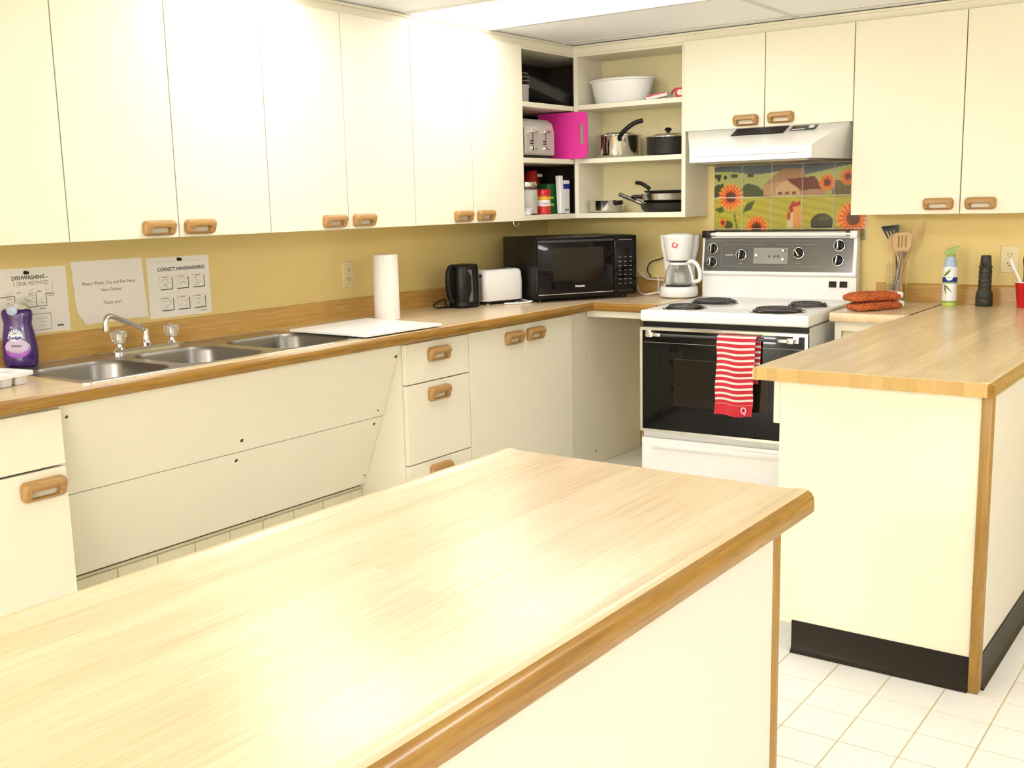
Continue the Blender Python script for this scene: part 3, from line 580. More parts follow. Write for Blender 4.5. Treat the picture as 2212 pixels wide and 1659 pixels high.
for k in range(8):
    a = math.radians(12 + k * 22); c0, c1 = math.cos(a), math.sin(a)
    patch(lb, 'sun_ray', [(0.006 + c0 * 0.010 - c1 * 0.0015, 0.099 + c1 * 0.010 + c0 * 0.0015), (0.006 + c0 * 0.024 - c1 * 0.0025, 0.099 + c1 * 0.022 + c0 * 0.0025), (0.006 + c0 * 0.024 + c1 * 0.0025, 0.099 + c1 * 0.022 - c0 * 0.0025), (0.006 + c0 * 0.010 + c1 * 0.0015, 0.099 + c1 * 0.010 - c0 * 0.0015)], WPRINT, 0.0008)
text('printed_name', 'Sunlight', 0.0145, BPRINT, lb, (0.006, surf(0.006, 0.094) - 0.0012, 0.0935), (PI / 2, 0, 0), shear=0.25, off=0.0004)
text('printed_line', 'lavender', 0.010, INK, lb, (0.008, surf(0.008, 0.068) - 0.0008, 0.068), (PI / 2, 0, 0), shear=0.3)
text('printed_line', '3x', 0.010, WPRINT, lb, (-0.006, surf(-0.006, 0.127) - 0.0006, 0.127), (PI / 2, 0, 0))
for k in range(3): patch(lb, 'printed_line', [(-0.014, 0.052 - 0.006 * k), (0.03, 0.053 - 0.006 * k), (0.03, 0.0545 - 0.006 * k), (-0.014, 0.0535 - 0.006 * k)], LAVEND, 0.0012)

# ------------------------------------------------------------------ paper notices on the left wall
def sheet(parent, W_, H_, outline=None):
    pts = outline or [(-W_ / 2, -H_ / 2), (W_ / 2, -H_ / 2), (W_ / 2, H_ / 2), (-W_ / 2, H_ / 2)]
    return MB().prism(pts, 0.0006, 0.0011, 'xy').build('paper', PAPER, parent)
def ink(parent, name, rects, m_=INK):
    b = MB()
    for r_ in rects:
        if len(r_) == 4: b.box(r_[0], r_[1], r_[2], r_[3], 0.00112, 0.0013)
        else: b.prism(r_[0], 0.00112, 0.0013, 'xy')
    return b.build(name, m_, parent)
def seg(x0, y0, x1, y1, w_=0.001):
    l = math.hypot(x1 - x0, y1 - y0); nx, ny = -(y1 - y0) / l * w_ / 2, (x1 - x0) / l * w_ / 2; return ([(x0 + nx, y0 + ny), (x0 - nx, y0 - ny), (x1 - nx, y1 - ny), (x1 + nx, y1 + ny)],)
def pin(parent, x, y):
    p = MB().lathe([(0, 0.001), (0.0065, 0.001), (0.0065, 0.003), (0.0035, 0.005), (0.0035, 0.011), (0.006, 0.013), (0.0055, 0.016), (0, 0.0165)], 14).build('push_pin', BLACKP, parent, (x, y, 0)); return p
def scribble(n, x0, x1, y0, y1, w_=0.0008):
    out = []
    for _ in range(n):
        a, b = random.uniform(x0, x1), random.uniform(y0, y1); an = random.uniform(-0.5, 0.5); l = random.uniform(0.2, 0.5) * (x1 - x0); c, d = min(x1, a + l * math.cos(an)), min(max(y0, b + l * math.sin(an)), y1)
        if math.hypot(c - a, d - b) > 0.002: out.append(seg(a, b, c, d, w_))
    return out
def glass_sketch(x, y, w_, h_): return [seg(x - w_ / 2, y + h_, x - w_ * 0.38, y, 0.0008), seg(x + w_ / 2, y + h_, x + w_ * 0.38, y, 0.0008), seg(x - w_ * 0.38, y, x + w_ * 0.38, y, 0.0008)] + scribble(5, x - w_ * 0.35, x + w_ * 0.35, y + 0.003, y + h_ * 0.8, 0.0006)
t = thing('dishwashing_notice', 'white dishwashing instruction sheet pinned behind the purple soap bottle', 'notice', (XL, -3.085, 1.0795), EAST)
pp = sheet(t, 0.279, 0.219); pin(t, -0.006, 0.094)
text('printed_title', 'DISHWASHING -', 0.0185, INK, pp, (-0.055, 0.077, 0.0012), align='LEFT', sx=0.92, off=0.0003); text('printed_title', '3 SINK METHOD', 0.0185, INKG, pp, (-0.053, 0.058, 0.0012), align='LEFT', sx=0.92)
ink(pp, 'sink_drawing', [seg(-0.11, 0.018, -0.05, 0.020, 0.002), seg(-0.05, 0.020, -0.050, -0.020, 0.002), seg(-0.05, -0.020, 0.025, -0.020, 0.002), seg(0.025, -0.020, 0.025, 0.025, 0.002), seg(0.025, -0.019, 0.060, -0.019, 0.002), seg(0.060, -0.019, 0.060, 0.020, 0.002), seg(0.060, 0.020, 0.092, 0.020, 0.002)])
ink(pp, 'water_drawing', scribble(26, -0.046, 0.022, -0.016, 0.018) + scribble(10, 0.03, 0.056, -0.014, 0.014) + glass_sketch(0.074, 0.023, 0.028, 0.034) + glass_sketch(-0.068, 0.022, 0.026, 0.012) + scribble(8, 0.0, 0.035, 0.022, 0.040), INKG)
for s_, x, y in (('SINK 1', -0.033, 0.030), ('SINK 2', 0.006, 0.024), ('SINK 3', 0.040, 0.030), ('AIR DRY', 0.080, 0.013), ('SCRAPE', -0.068, 0.012), ('SANITIZE', 0.044, -0.028), ('WASH', -0.035, -0.029)): text('printed_word', s_, 0.0055, INK, pp, (x, y, 0.0012))
bx_ = lambda x0, x1, y0, y1, w_=0.0012: [seg(x0, y0, x1, y0, w_), seg(x0, y1, x1, y1, w_), seg(x0, y0, x0, y1, w_), seg(x1, y0, x1, y1, w_)]
ink(pp, 'text_box', bx_(-0.056, 0.071, -0.098, -0.045)); ink(pp, 'text_lines', [(0.026, 0.058, -0.061, -0.060), (0.026, 0.055, -0.073, -0.072), (0.026, 0.050, -0.085, -0.084), (-0.045, 0.01, -0.061, -0.060), (-0.045, 0.0, -0.073, -0.072)], INKG)
text('printed_mark', 'KPMA', 0.009, INK, pp, (0.104, -0.090, 0.0012), off=0.0004)
t = thing('please_wash_notice', 'torn white sheet asking to wash and put away dishes, between two notices', 'notice', (XL, -2.781, 1.090), EAST)
ol = [(-0.146, 0.109), (-0.142, 0.07), (-0.144, 0.04), (-0.139, 0.01), (-0.141, -0.02), (-0.136, -0.05), (-0.134, -0.066), (-0.124, -0.082), (-0.116, -0.092), (-0.109, -0.110), (-0.05, -0.108), (0.02, -0.109), (0.08, -0.1035), (0.148, -0.1065), (0.146, -0.06), (0.1405, 0.02), (0.137, 0.109)]
pp = MB().prism(list(reversed(ol)), 0.0016, 0.0021, 'xy').build('paper', PAPER, t)
for s_, y, x in (('Please Wash, Dry and Put Away', 0.030, -0.002), ('Your Dishes.', 0.005, 0.004), ('Thank you!', -0.040, 0.004)): text('printed_line', s_, 0.0165, INKB, pp, (x, y, 0.0022), sx=0.98)
t = thing('handwashing_notice', 'white hand washing notice with six small drawings, pinned nearest the wall socket', 'notice', (XL, -2.485, 1.0835), EAST)
pp = sheet(t, 0.279, 0.222); pin(t, 0.0, 0.101)
text('printed_title', 'CORRECT HANDWASHING', 0.0185, INK, pp, (0.012, 0.066, 0.0012), sx=0.93, off=0.0003)
for k in range(6):
    cx, cy = -0.064 + 0.073 * (k % 3), 0.018 - 0.078 * (k // 3); h = 0.024
    ink(pp, 'box_shadow', [(cx - 0.022, cx + 0.032, cy - h - 0.003, cy - h), (cx + 0.029, cx + 0.032, cy - h, cy + h - 0.006)])
    ink(pp, 'hand_drawing', scribble(16, cx - 0.02, cx + 0.024, cy - h + 0.004, cy + h - 0.010) + bx_(cx - 0.024, cx + 0.029, cy - h, cy + h, 0.0005), INKG)
    text('printed_number', '%d.' % (k + 1), 0.008, INK, pp, (cx - 0.022, cy + h - 0.004, 0.0012)); ink(pp, 'caption', [(cx - 0.012, cx + 0.012, cy + h - 0.006, cy + h - 0.003)], INKG)
ink(pp, 'footer', [(0.07, 0.118, -0.092, -0.091), (0.09, 0.118, -0.1, -0.097), (-0.10, 0.10, 0.094, 0.0945)], INKG)

# wall sockets
def socket(label, loc, rot, wide=0.07):
    t = thing('wall_socket', label, 'socket', loc, rot, 'ivory wall sockets')
    MB().loft([[(p[0], p[1], z) for p in rrect(wide - 2 * i, 0.116 - 2 * i, 0.006, 4)] for i, z in ((0, 0.0005), (0, 0.003), (0.003, 0.006))]).build('plate', CREAMP, t)
    for y in (-0.02, 0.02):
        r_ = MB().loft([[(p[0], p[1] + y, z) for p in rrect(0.034, 0.028, 0.012, 5)] for z in (0.0055, 0.0072)]).build('receptacle', CREAMP, t)
        MB().box(-0.0085, -0.0058, y - 0.002, y + 0.007, 0.0071, 0.0076).box(0.0058, 0.0085, y - 0.002, y + 0.007, 0.0071, 0.0076).lathe([(0.0026, 0.0071), (0.0026, 0.0076), (0, 0.0076)], 10, 0, y - 0.0075).build('slots', BLACKP, r_)
    MB().lathe([(0.003, 0.0058), (0.0025, 0.007), (0, 0.007)], 10).build('screw', CREAMP, t); return t
socket('ivory wall socket between the hand washing notice and the paper towel roll', (XL, -1.593, 1.068), EAST)
socket('ivory wall socket on the back wall behind the red cup', (2.353, 0, 1.075), SOUTH, 0.075)

# ------------------------------------------------------------------ things on the left worktop
t = thing('paper_towel_roll', 'white paper towel roll standing behind the white cutting board', 'paper roll', (0.172, -1.578, CH + 0.0005))
MB().lathe([(0.0545, 0.0), (0.0545, 0.004), (0.054, 0.275), (0.051, 0.279), (0.019, 0.279), (0.019, 0.0), (0.0545, 0.0)], 40).build('paper', TOWELP, t, sharp=50)
MB().lathe([(0.019, 0.0), (0.0189, 0.2785), (0.0175, 0.2785), (0.0175, 0.0), (0.019, 0.0)], 24).build('core', CARD, t)
m = MB(); lp = []
for i in range(9):
    a = math.radians(-52 + i * 4.5); r_ = 0.0550 + 0.0022 * (i / 8) ** 2; lp.append([(r_ * math.cos(a), r_ * math.sin(a), 0.001), (r_ * math.cos(a), r_ * math.sin(a), 0.276), ((r_ - 0.0004) * math.cos(a), (r_ - 0.0004) * math.sin(a), 0.276), ((r_ - 0.0004) * math.cos(a), (r_ - 0.0004) * math.sin(a), 0.001)])
m.loft(lp).build('loose_sheet', TOWELP, t)
t = thing('cutting_board', 'white plastic cutting board lying flat on the worktop right of the sink', 'board', (0, 0, CH + 0.001))
bc = [(0.580, -2.155), (0.592, -2.140), (0.605, -1.735), (0.592, -1.722), (0.165, -1.690), (0.155, -1.700), (0.165, -2.135), (0.178, -2.150)]
MB().prism(bc, 0.0075, 0.0145, 'xy').build('board', WHITEP, t)
for x, y in ((0.22, -2.08), (0.21, -1.75), (0.53, -2.08), (0.55, -1.79)): MB().lathe([(0, 0.002), (0.008, 0.002), (0.008, 0.0076), (0, 0.0076)], 12, x, y).build('foot', BLACKP, t)
# kettle
t = thing('electric_kettle', 'black electric kettle beside the white toaster', 'kettle', (0.155, -1.015, CH + 0.0005), (0, 0, math.radians(84)))
MB().loft([sect(a, b, z, 40, 2.5) for a, b, z in ((0.070, 0.060, 0), (0.074, 0.064, 0.006), (0.074, 0.064, 0.018), (0.072, 0.062, 0.022), (0.074, 0.063, 0.03), (0.076, 0.065, 0.09), (0.074, 0.063, 0.15), (0.068, 0.058, 0.192))]).build('body', BLACKP, t, sharp=50)
MB().loft([sect(a, b, z, 40, 2.5) for a, b, z in ((0.069, 0.059, 0.1925), (0.069, 0.059, 0.197), (0.060, 0.05, 0.203), (0.02, 0.02, 0.206))]).build('lid', BLACKP, t, sharp=50)
m = MB().tube(smooth_path([(-0.06, 0, 0.19), (-0.085, 0, 0.192), (-0.103, 0, 0.17), (-0.106, 0, 0.12), (-0.098, 0, 0.06), (-0.08, 0, 0.035), (-0.066, 0, 0.035)], 5), [0.013] * 31, 12); m.build('handle', BLACKP, t)
wn = MB(); lp = []
for i in range(9):
    z = 0.03 + 0.15 * i / 8; lp.append([((0.0765 - 0.0000) * math.cos(a) * (1 - max(0, (z - 0.1)) * 0.55), -0.0655 * math.sin(a) * (1 - max(0, (z - 0.1)) * 0.6), z) for a in [math.radians(96 + k * 6.0) for k in range(6)]])
wn.loft(lp, closed=False).build('water_window', SMOKE, t)
tag(MB().tube(smooth_path([(0.135, -1.075, 0.884), (0.11, -1.11, 0.884), (0.105, -1.16, 0.886), (0.13, -1.215, 0.90), (0.155, -1.225, 0.915), (0.160, -1.20, 0.925), (0.150, -1.15, 0.925), (0.10, -1.09, 0.90), (0.05, -1.02, 0.884), (-0.005, -0.97, 0.884)], 6), 0.0042, 8).build('power_cord', BLACKP), 'black looped cord beside the black kettle', 'cord')
# white toaster
t = thing('toaster', 'white two-slice toaster between the kettle and the microwave', 'toaster', (0.170, -0.775, CH + 0.0005), (0, 0, math.radians(-17)))
lo = lambda w_, l_, z, r_=0.03: [(p[0], p[1], z) for p in rrect(w_, l_, r_, 6)]
MB().loft([lo(0.128, 0.235, 0.016), lo(0.134, 0.241, 0.022), lo(0.136, 0.243, 0.10), lo(0.130, 0.237, 0.150), lo(0.118, 0.225, 0.163), lo(0.10, 0.205, 0.167)]).build('body', WHITEP, t, sharp=50)
MB().loft([lo(0.124, 0.230, 0.006), lo(0.128, 0.235, 0.0162)]).build('base', BLACKP, t)
for x in (-0.025, 0.025): MB().box(x - 0.012, x + 0.012, -0.075, 0.075, 0.1655, 0.1678).build('bread_slot', BLACKP, t)
ep = MB().box(-0.055, 0.055, -0.1275, -0.1195, 0.022, 0.148, 0.004, 2).build('end_plate', GREYP, t)
MB().box(-0.002, 0.002, -0.1285, -0.127, 0.055, 0.125).build('lever_slot', BLACKP, ep); MB().box(-0.052, 0.052, -0.1283, -0.1272, 0.135, 0.147).build('lever_trim', BLACKP, ep)
MB().box(-0.018, 0.018, -0.148, -0.128, 0.082, 0.092, 0.003).build('lever', BLACKP, ep)
MB().lathe([(0.016, 0), (0.016, 0.008), (0.013, 0.011), (0, 0.011)], 20).build('dial', WHITEP, ep, (0.01, -0.1275, 0.045), (PI / 2, 0, 0))
for x in (-0.045, 0.045):
    for y in (-0.09, 0.09): MB().lathe([(0, 0), (0.008, 0), (0.008, 0.0065), (0, 0.0065)], 10, x, y).build('foot', WHITEP, t)
tag(MB().tube(smooth_path([(0.265, -0.845, 0.883), (0.30, -0.80, 0.883), (0.335, -0.75, 0.884), (0.345, -0.725, 0.889), (0.31, -0.70, 0.8835), (0.255, -0.655, 0.8835), (0.20, -0.63, 0.8835)], 6), 0.004, 8).build('power_cord', WHITEP), 'white cord lying on the worktop in front of the white toaster', 'cord')
# microwave
t = thing('microwave', 'large black microwave standing at an angle in the corner', 'microwave', (0.372, -0.722, CH + 0.0005), (0, 0, math.radians(60)))
MB().box(0, 0.556, 0.012, 0.395, 0.014, 0.314, 0.006, 2).build('case', BLACKP, t)
d = MB().box(0.0, 0.424, -0.014, 0.0115, 0.018, 0.312, 0.006, 2).build('door', BLACKG, t)
MB().box(0.085, 0.365, -0.0150, -0.0138, 0.098, 0.262, 0.0005, 1).build('window', WINDOWG, d)
MB().box(0.003, 0.421, -0.0215, -0.013, 0.288, 0.300, 0.003, 2).build('trim_bar', DARKP, d); MB().box(0.003, 0.421, -0.0165, -0.0135, 0.036, 0.040, 0.001, 1).build('trim_bar', CHROME, d)
text('printed_name', 'Panasonic', 0.0135, WPRINT, d, (0.232, -0.0143, 0.073), (PI / 2, 0, 0), off=0.0004)
cp = MB().box(0.4255, 0.556, -0.014, 0.0115, 0.018, 0.312, 0.006, 2).build('control_panel', BLACKG, t)
MB().box(0.445, 0.535, -0.0146, -0.0138, 0.248, 0.285).build('display', BLACKP, cp)
for r_ in range(7):
    for c in range(3): MB().box(0.452 + 0.03 * c, 0.466 + 0.03 * c, -0.0146, -0.0138, 0.072 + 0.022 * r_, 0.0745 + 0.022 * r_).build('key_print', GREYP, cp)
MB().box(0.452, 0.528, -0.0146, -0.0138, 0.290, 0.2925).build('key_print', GREYP, cp); MB().box(0.445, 0.538, -0.0165, -0.0138, 0.036, 0.040, 0.001, 1).build('trim_bar', DARKP, cp)
for x in (0.04, 0.516):
    for y in (0.05, 0.35): MB().lathe([(0, 0), (0.012, 0), (0.012, 0.0145), (0, 0.0145)], 12, x, y).build('foot', BLACKP, t)

# coffee maker
t = thing('coffee_maker', 'white drip coffee maker with glass jug left of the stove', 'coffee maker', (0.853, -0.160, CH + 0.0005), (0, 0, math.radians(22)))
sq = lambda a, b, z, cy=0: [(p[0], p[1] + cy, z) for p in sect(a, b, z, 40, 2.4)]
MB().loft([sq(0.090, 0.108, 0.004), sq(0.095, 0.113, 0.010), sq(0.094, 0.112, 0.045), sq(0.088, 0.106, 0.055)]).build('base', WHITEP, t, sharp=50)
MB().lathe([(0, 0.055), (0.066, 0.055), (0.066, 0.0575), (0.06, 0.059), (0, 0.059)], 30, 0, -0.03).build('hot_plate', DARKP, t)
MB().loft([[(p[0], p[1] + 0.067, z) for p in rrect(w_, 0.07, 0.02, 6)] for w_, z in ((0.165, 0.05), (0.15, 0.12), (0.165, 0.19), (0.188, 0.24), (0.196, 0.300), (0.194, 0.306))]).build('water_tank', WHITEP, t, sharp=50)
bk = MB().lathe([(0, 0.1845), (0.058, 0.1845), (0.060, 0.188), (0.066, 0.22), (0.074, 0.27), (0.079, 0.296), (0.080, 0.302), (0.074, 0.310), (0.04, 0.316), (0, 0.317)], 40, 0, -0.022).build('filter_basket', WHITEP, t, sharp=50)
MB().lathe([(0.0585, 0.1805), (0.0585, 0.1843), (0.05, 0.1844), (0, 0.1844)], 30, 0, -0.022).build('basket_ring', DARKP, bk)
def on_basket(x, z, name, m_, r_, h_, dz=0): return MB().lathe([(r_, 0), (r_, 0.0006), (r_ * 0.6, 0.0008), (0, 0.0008)], 24).build(name, m_, bk, (x, -0.0228 - 0.0735 - dz, z), (PI / 2 - 0.13, 0, 0))
on_basket(-0.012, 0.262, 'badge', RPRINT, 0.0145, 0); on_basket(-0.012, 0.262, 'badge_mark', WPRINT, 0.0075, 0, 0.0008)
MB().tube([(-0.034, -0.0945, 0.287), (-0.012, -0.0985, 0.287), (0.010, -0.0995, 0.287)], 0.0007, 6).build('printed_line', INKG, bk)
j = MB().lathe([(0.0, 0.0600), (0.060, 0.0600), (0.067, 0.066), (0.070, 0.08), (0.068, 0.105), (0.060, 0.135), (0.050, 0.155), (0.046, 0.165), (0.0445, 0.165), (0.0485, 0.154), (0.0585, 0.134), (0.0665, 0.105), (0.0685, 0.08), (0.0655, 0.067), (0.059, 0.0618), (0, 0.0618)], 40, 0, -0.03).build('jug', GLASS, t, sharp=60)
MB().lathe([(0.047, 0.1615), (0.0485, 0.163), (0.0485, 0.172), (0.044, 0.176), (0, 0.1775)], 32, 0, -0.03).build('jug_lid', WHITEP, j)
MB().tube(smooth_path([(0.044, -0.045, 0.170), (0.068, -0.062, 0.180), (0.094, -0.075, 0.165), (0.108, -0.080, 0.130), (0.109, -0.081, 0.095), (0.094, -0.074, 0.083), (0.074, -0.058, 0.080)], 6), [0.010] * 37, 12).build('jug_handle', WHITEP, j)
MB().tube([(0.05, -0.049, 0.167), (0.06, -0.053, 0.14), (0.071, -0.056, 0.10), (0.0725, -0.057, 0.078)], 0.006, 8).build('jug_strap', WHITEP, j)
MB().box(0.0985 - 0.004, 0.0985, 0.058, 0.072, 0.20, 0.285, 0.001, 1).build('level_window', GREYP, t)
for k, (nm, pts, r_, m_, lb) in enumerate((
    ('power_cord', [(0.775, -0.10, 0.894), (0.735, -0.13, 0.884), (0.69, -0.07, 0.90), (0.67, -0.03, 0.93), (0.655, -0.012, 0.97)], 0.0038, WHITEP, 'white cord curling up from the coffee maker base to the wall'),
    ('power_cord', [(0.765, -0.125, 0.90), (0.72, -0.15, 0.895), (0.675, -0.17, 0.885), (0.625, -0.13, 0.885), (0.585, -0.09, 0.895), (0.55, -0.04, 0.92)], 0.0038, WHITEP, 'white cord sagging between the coffee maker and the microwave'),
    ('power_cord', [(0.80, -0.028, 0.92), (0.72, -0.025, 0.945), (0.65, -0.03, 0.950), (0.60, -0.03, 0.955), (0.56, -0.03, 0.985), (0.545, -0.03, 1.00)], 0.0038, WHITEP, 'pale cord running level behind the coffee maker above the worktop'),
    ('power_cord', [(0.772, -0.026, 1.105), (0.74, -0.02, 1.095), (0.68, -0.014, 1.06), (0.62, -0.02, 1.04), (0.60, -0.025, 1.00), (0.62, -0.02, 0.965)], 0.0032, BLACKP, 'thin dark cord hanging on the wall left of the coffee maker'))):
    tag(MB().tube(smooth_path(pts, 7), r_, 8).build(nm, m_), lb, 'cord')

# ------------------------------------------------------------------ stove
ST = thing('electric_stove', 'white electric stove with black oven door and four coil burners', 'stove', (1.359, -0.45, 0), (0, 0, math.radians(3.6)))
WS = 0.378
MB().box(-WS + 0.006, WS - 0.006, -0.335, 0.40, 0.03, 0.826).build('body', ENAMEL, ST)
MB().box(-WS + 0.004, WS - 0.004, -0.34, -0.334, 0.8055, 0.829).build('vent_gap', BLACKP, ST)
ck = MB().box(-WS, WS, -0.364, 0.372, 0.831, 0.881, 0.010, 4).build('cooktop', ENAMEL, ST)
for (x, y, r_) in ((-0.2205, -0.229, 0.078), (-0.1926, 0.0556, 0.098), (0.206, -0.237, 0.098), (0.252, 0.0355, 0.078)):
    bn = MB().lathe([(r_ + 0.022, 0.8812), (r_ + 0.020, 0.8835), (r_ + 0.008, 0.8830), (r_ * 0.5, 0.8814), (0, 0.8813)], 40, x, y).build('drip_pan', CHROME, ST, sharp=60)
    pts = []; turns = 4 if r_ > 0.09 else 3
    for i in range(turns * 28 + 1):
        f_ = i / (turns * 28); a = 2 * PI * turns * f_; rr = 0.018 + (r_ - 0.018) * f_; pts.append((x + rr * math.cos(a), y + rr * math.sin(a), 0.8935))
    MB().tube(pts, 0.0052, 8).build('coil', COIL, bn)
    MB().lathe([(r_ + 0.006, 0.884), (r_ + 0.007, 0.888), (r_ + 0.002, 0.888), (r_ * 0.9, 0.8845)], 40, x, y).build('coil_support', BLACKP, bn)
dr = MB().box(-WS + 0.002, WS - 0.002, -0.362, -0.337, 0.337, 0.803, 0.003, 2).build('oven_door', BLACKG, ST)
fo = rrect(2 * WS - 0.002, 0.470, 0.004, 3, 0, 0.570); fi = rrect(2 * WS - 0.026, 0.446, 0.003, 3, 0, 0.570)
MB().ring([(p[0], p[1]) for p in fo], [(p[0], p[1]) for p in fi], 0.0, 0.0045).build('door_trim', CHROME, dr, (0, -0.3615, 0), (PI / 2, 0, 0))
MB().box(-0.215, 0.215, -0.3632, -0.3618, 0.46, 0.67, 0.0005, 1).build('window', WINDOWG, dr); MB().box(-WS + 0.02, WS - 0.02, -0.3632, -0.3618, 0.738, 0.7396).build('seam', GREYP, dr)
hb = MB().tube([(-0.325, -0.397, 0.7775), (0.325, -0.397, 0.7775)], 0.0065, 12).build('handle', DARKP, dr)
for s_ in (-1, 1):
    MB().box(min(s_ * 0.318, s_ * 0.345), max(s_ * 0.318, s_ * 0.345), -0.379, -0.3622, 0.765, 0.793, 0.003).box(min(s_ * 0.30, s_ * 0.33), max(s_ * 0.30, s_ * 0.33), -0.405, -0.378, 0.766, 0.789, 0.004).box(min(s_ * 0.262, s_ * 0.302), max(s_ * 0.262, s_ * 0.302), -0.405, -0.389, 0.770, 0.785, 0.004).build('handle_bracket', CHROME, hb)
dw = MB().box(-WS + 0.003, WS - 0.003, -0.356, -0.336, 0.045, 0.305, 0.005, 2).build('storage_drawer', ENAMEL, ST)
MB().box(-WS + 0.05, WS - 0.05, -0.366, -0.355, 0.262, 0.288, 0.004, 2).build('drawer_pull', ENAMEL, dw)
for x in (-0.33, 0.33):
    for y in (-0.29, 0.34): MB().lathe([(0, 0), (0.018, 0), (0.014, 0.03), (0, 0.03)], 12, x, y).build('foot', BLACKP, ST)
# backguard
bg = MB().prism([(0.415, 0.826), (0.362, 0.826), (0.362, 0.985), (0.354, 0.990), (0.352, 0.998), (0.372, 1.172), (0.380, 1.196), (0.415, 1.196)], -WS, WS, 'yz').build('backguard', ENAMEL, ST, sharp=20)
tn = math.atan2(0.020, 0.174)
PNL = Matrix.Translation((0, 0.3525, 1.0)) @ Matrix.Rotation(PI / 2 - tn, 4, 'X')     # panel plane: x across, y up the slope, z out
def on_panel(o): o.matrix_local = PNL @ Matrix.Translation(o.location) if o.type == 'EMPTY' else PNL @ Matrix.Translation(o.location); return o
pn = on_panel(MB().box(-WS + 0.008, WS - 0.014, 0.004, 0.170, 0.0, 0.003, 0.001, 1).build('control_panel', PANELG, ST))
MB().ring(rrect(2 * WS - 0.004, 0.180, 0.006, 3, -0.0, 0.085), rrect(2 * WS - 0.026, 0.162, 0.004, 3, -0.003, 0.089), 0, 0.0045).build('panel_trim', ENAMEL, pn)
def knob(x, y, ang):
    kb = MB().lathe([(0.029, 0.003), (0.029, 0.0046), (0.026, 0.0050), (0.0255, 0.0046), (0.022, 0.0046), (0.0215, 0.0052), (0.019, 0.009), (0.017, 0.010), (0, 0.010)], 30).build('knob', BLACKP, pn, (x, y, 0))
    MB().lathe([(0.0265, 0.0034), (0.0265, 0.0054), (0.0245, 0.0056), (0.0235, 0.0050)], 30).build('knob_ring', CHROME, kb)
    g = MB().box(-0.006, 0.006, -0.018, 0.018, 0.008, 0.024, 0.003, 2).build('knob_grip', BLACKP, kb, (0, 0, 0), (0, 0, ang)); MB().box(-0.0055, -0.001, -0.017, 0.017, 0.0238, 0.0248, 0.0004, 1).build('knob_mark', CHROME, kb, (0, 0, 0), (0, 0, ang))
for x, y, a in ((-0.325, 0.119, -0.08), (-0.327, 0.052, -0.1), (-0.178, 0.088, -0.08), (0.105, 0.098, 0.55), (0.295, 0.134, -0.05), (0.292, 0.066, -0.15)): knob(x, y, a)
cl = MB().box(-0.115, 0.054, 0.046, 0.122, 0.003, 0.0042, 0.0005, 1).build('clock', CLOCKG, pn)
for x, y in ((-0.098, 0.086), (0.034, 0.109), (0.034, 0.067)): MB().lathe([(0.0075, 0.004), (0.0085, 0.012), (0.0065, 0.016), (0, 0.016)], 16, x, y).build('clock_knob', CHROME, cl)
for x in (-0.035, -0.010, 0.008): MB().lathe([(0.007, 0.0042), (0.006, 0.0048), (0, 0.0048)], 14, x, 0.082).build('clock_dial', PANELG, cl)
pr_ = MB().box(-0.26, -0.216, 0.0855, 0.0885, 0.0029, 0.0034); pr_.build('printed_line', WPRINT, pn)
ln = MB()
for r_ in ((-0.27, -0.07, 0.1375, 0.1382), (-0.28, 0.20, 0.033, 0.0337), (-0.28, -0.2793, 0.033, 0.137), (0.0, 0.19, 0.1375, 0.1382), (-0.19, -0.166, 0.046, 0.0475), (0.093, 0.118, 0.049, 0.0505), (-0.37, 0.36, 0.155, 0.1557)): ln.box(r_[0], r_[1], r_[2], r_[3], 0.0029, 0.0033)
ln.build('printed_line', GREYP, pn)
sk = MB().box(0.245, 0.345, 0.3602, 0.3625, 0.935, 0.972, 0.001, 1).build('outlet_plate', ENAMEL, ST)
for x in (0.252, 0.302): MB().box(x, x + 0.036, 0.3585, 0.3605, 0.938, 0.967, 0.001, 1).build('outlet', BLACKP, sk)
# fluorescent tube along the top of the backguard (not lit)
tb = MB().tube([(-0.31, 0.366, 1.186), (0.325, 0.366, 1.186)], 0.0125, 16).build('lamp_tube', TUBEW, ST)
for x0, x1 in ((-0.335, -0.31), (0.325, 0.345)): MB().tube([(x0, 0.366, 1.186), (x1, 0.366, 1.186)], 0.011, 12).build('lamp_cap', CHROME, tb)
MB().box(-WS, -0.335, 0.352, 0.415, 1.170, 1.204, 0.003).build('lamp_socket', BLACKP, ST); MB().box(0.345, WS, 0.352, 0.415, 1.166, 1.202, 0.003).build('lamp_socket', ENAMEL, ST)
MB().box(-0.335, 0.345, 0.383, 0.415, 1.1965, 1.204, 0.001, 1).build('lamp_shield', BLACKP, ST)

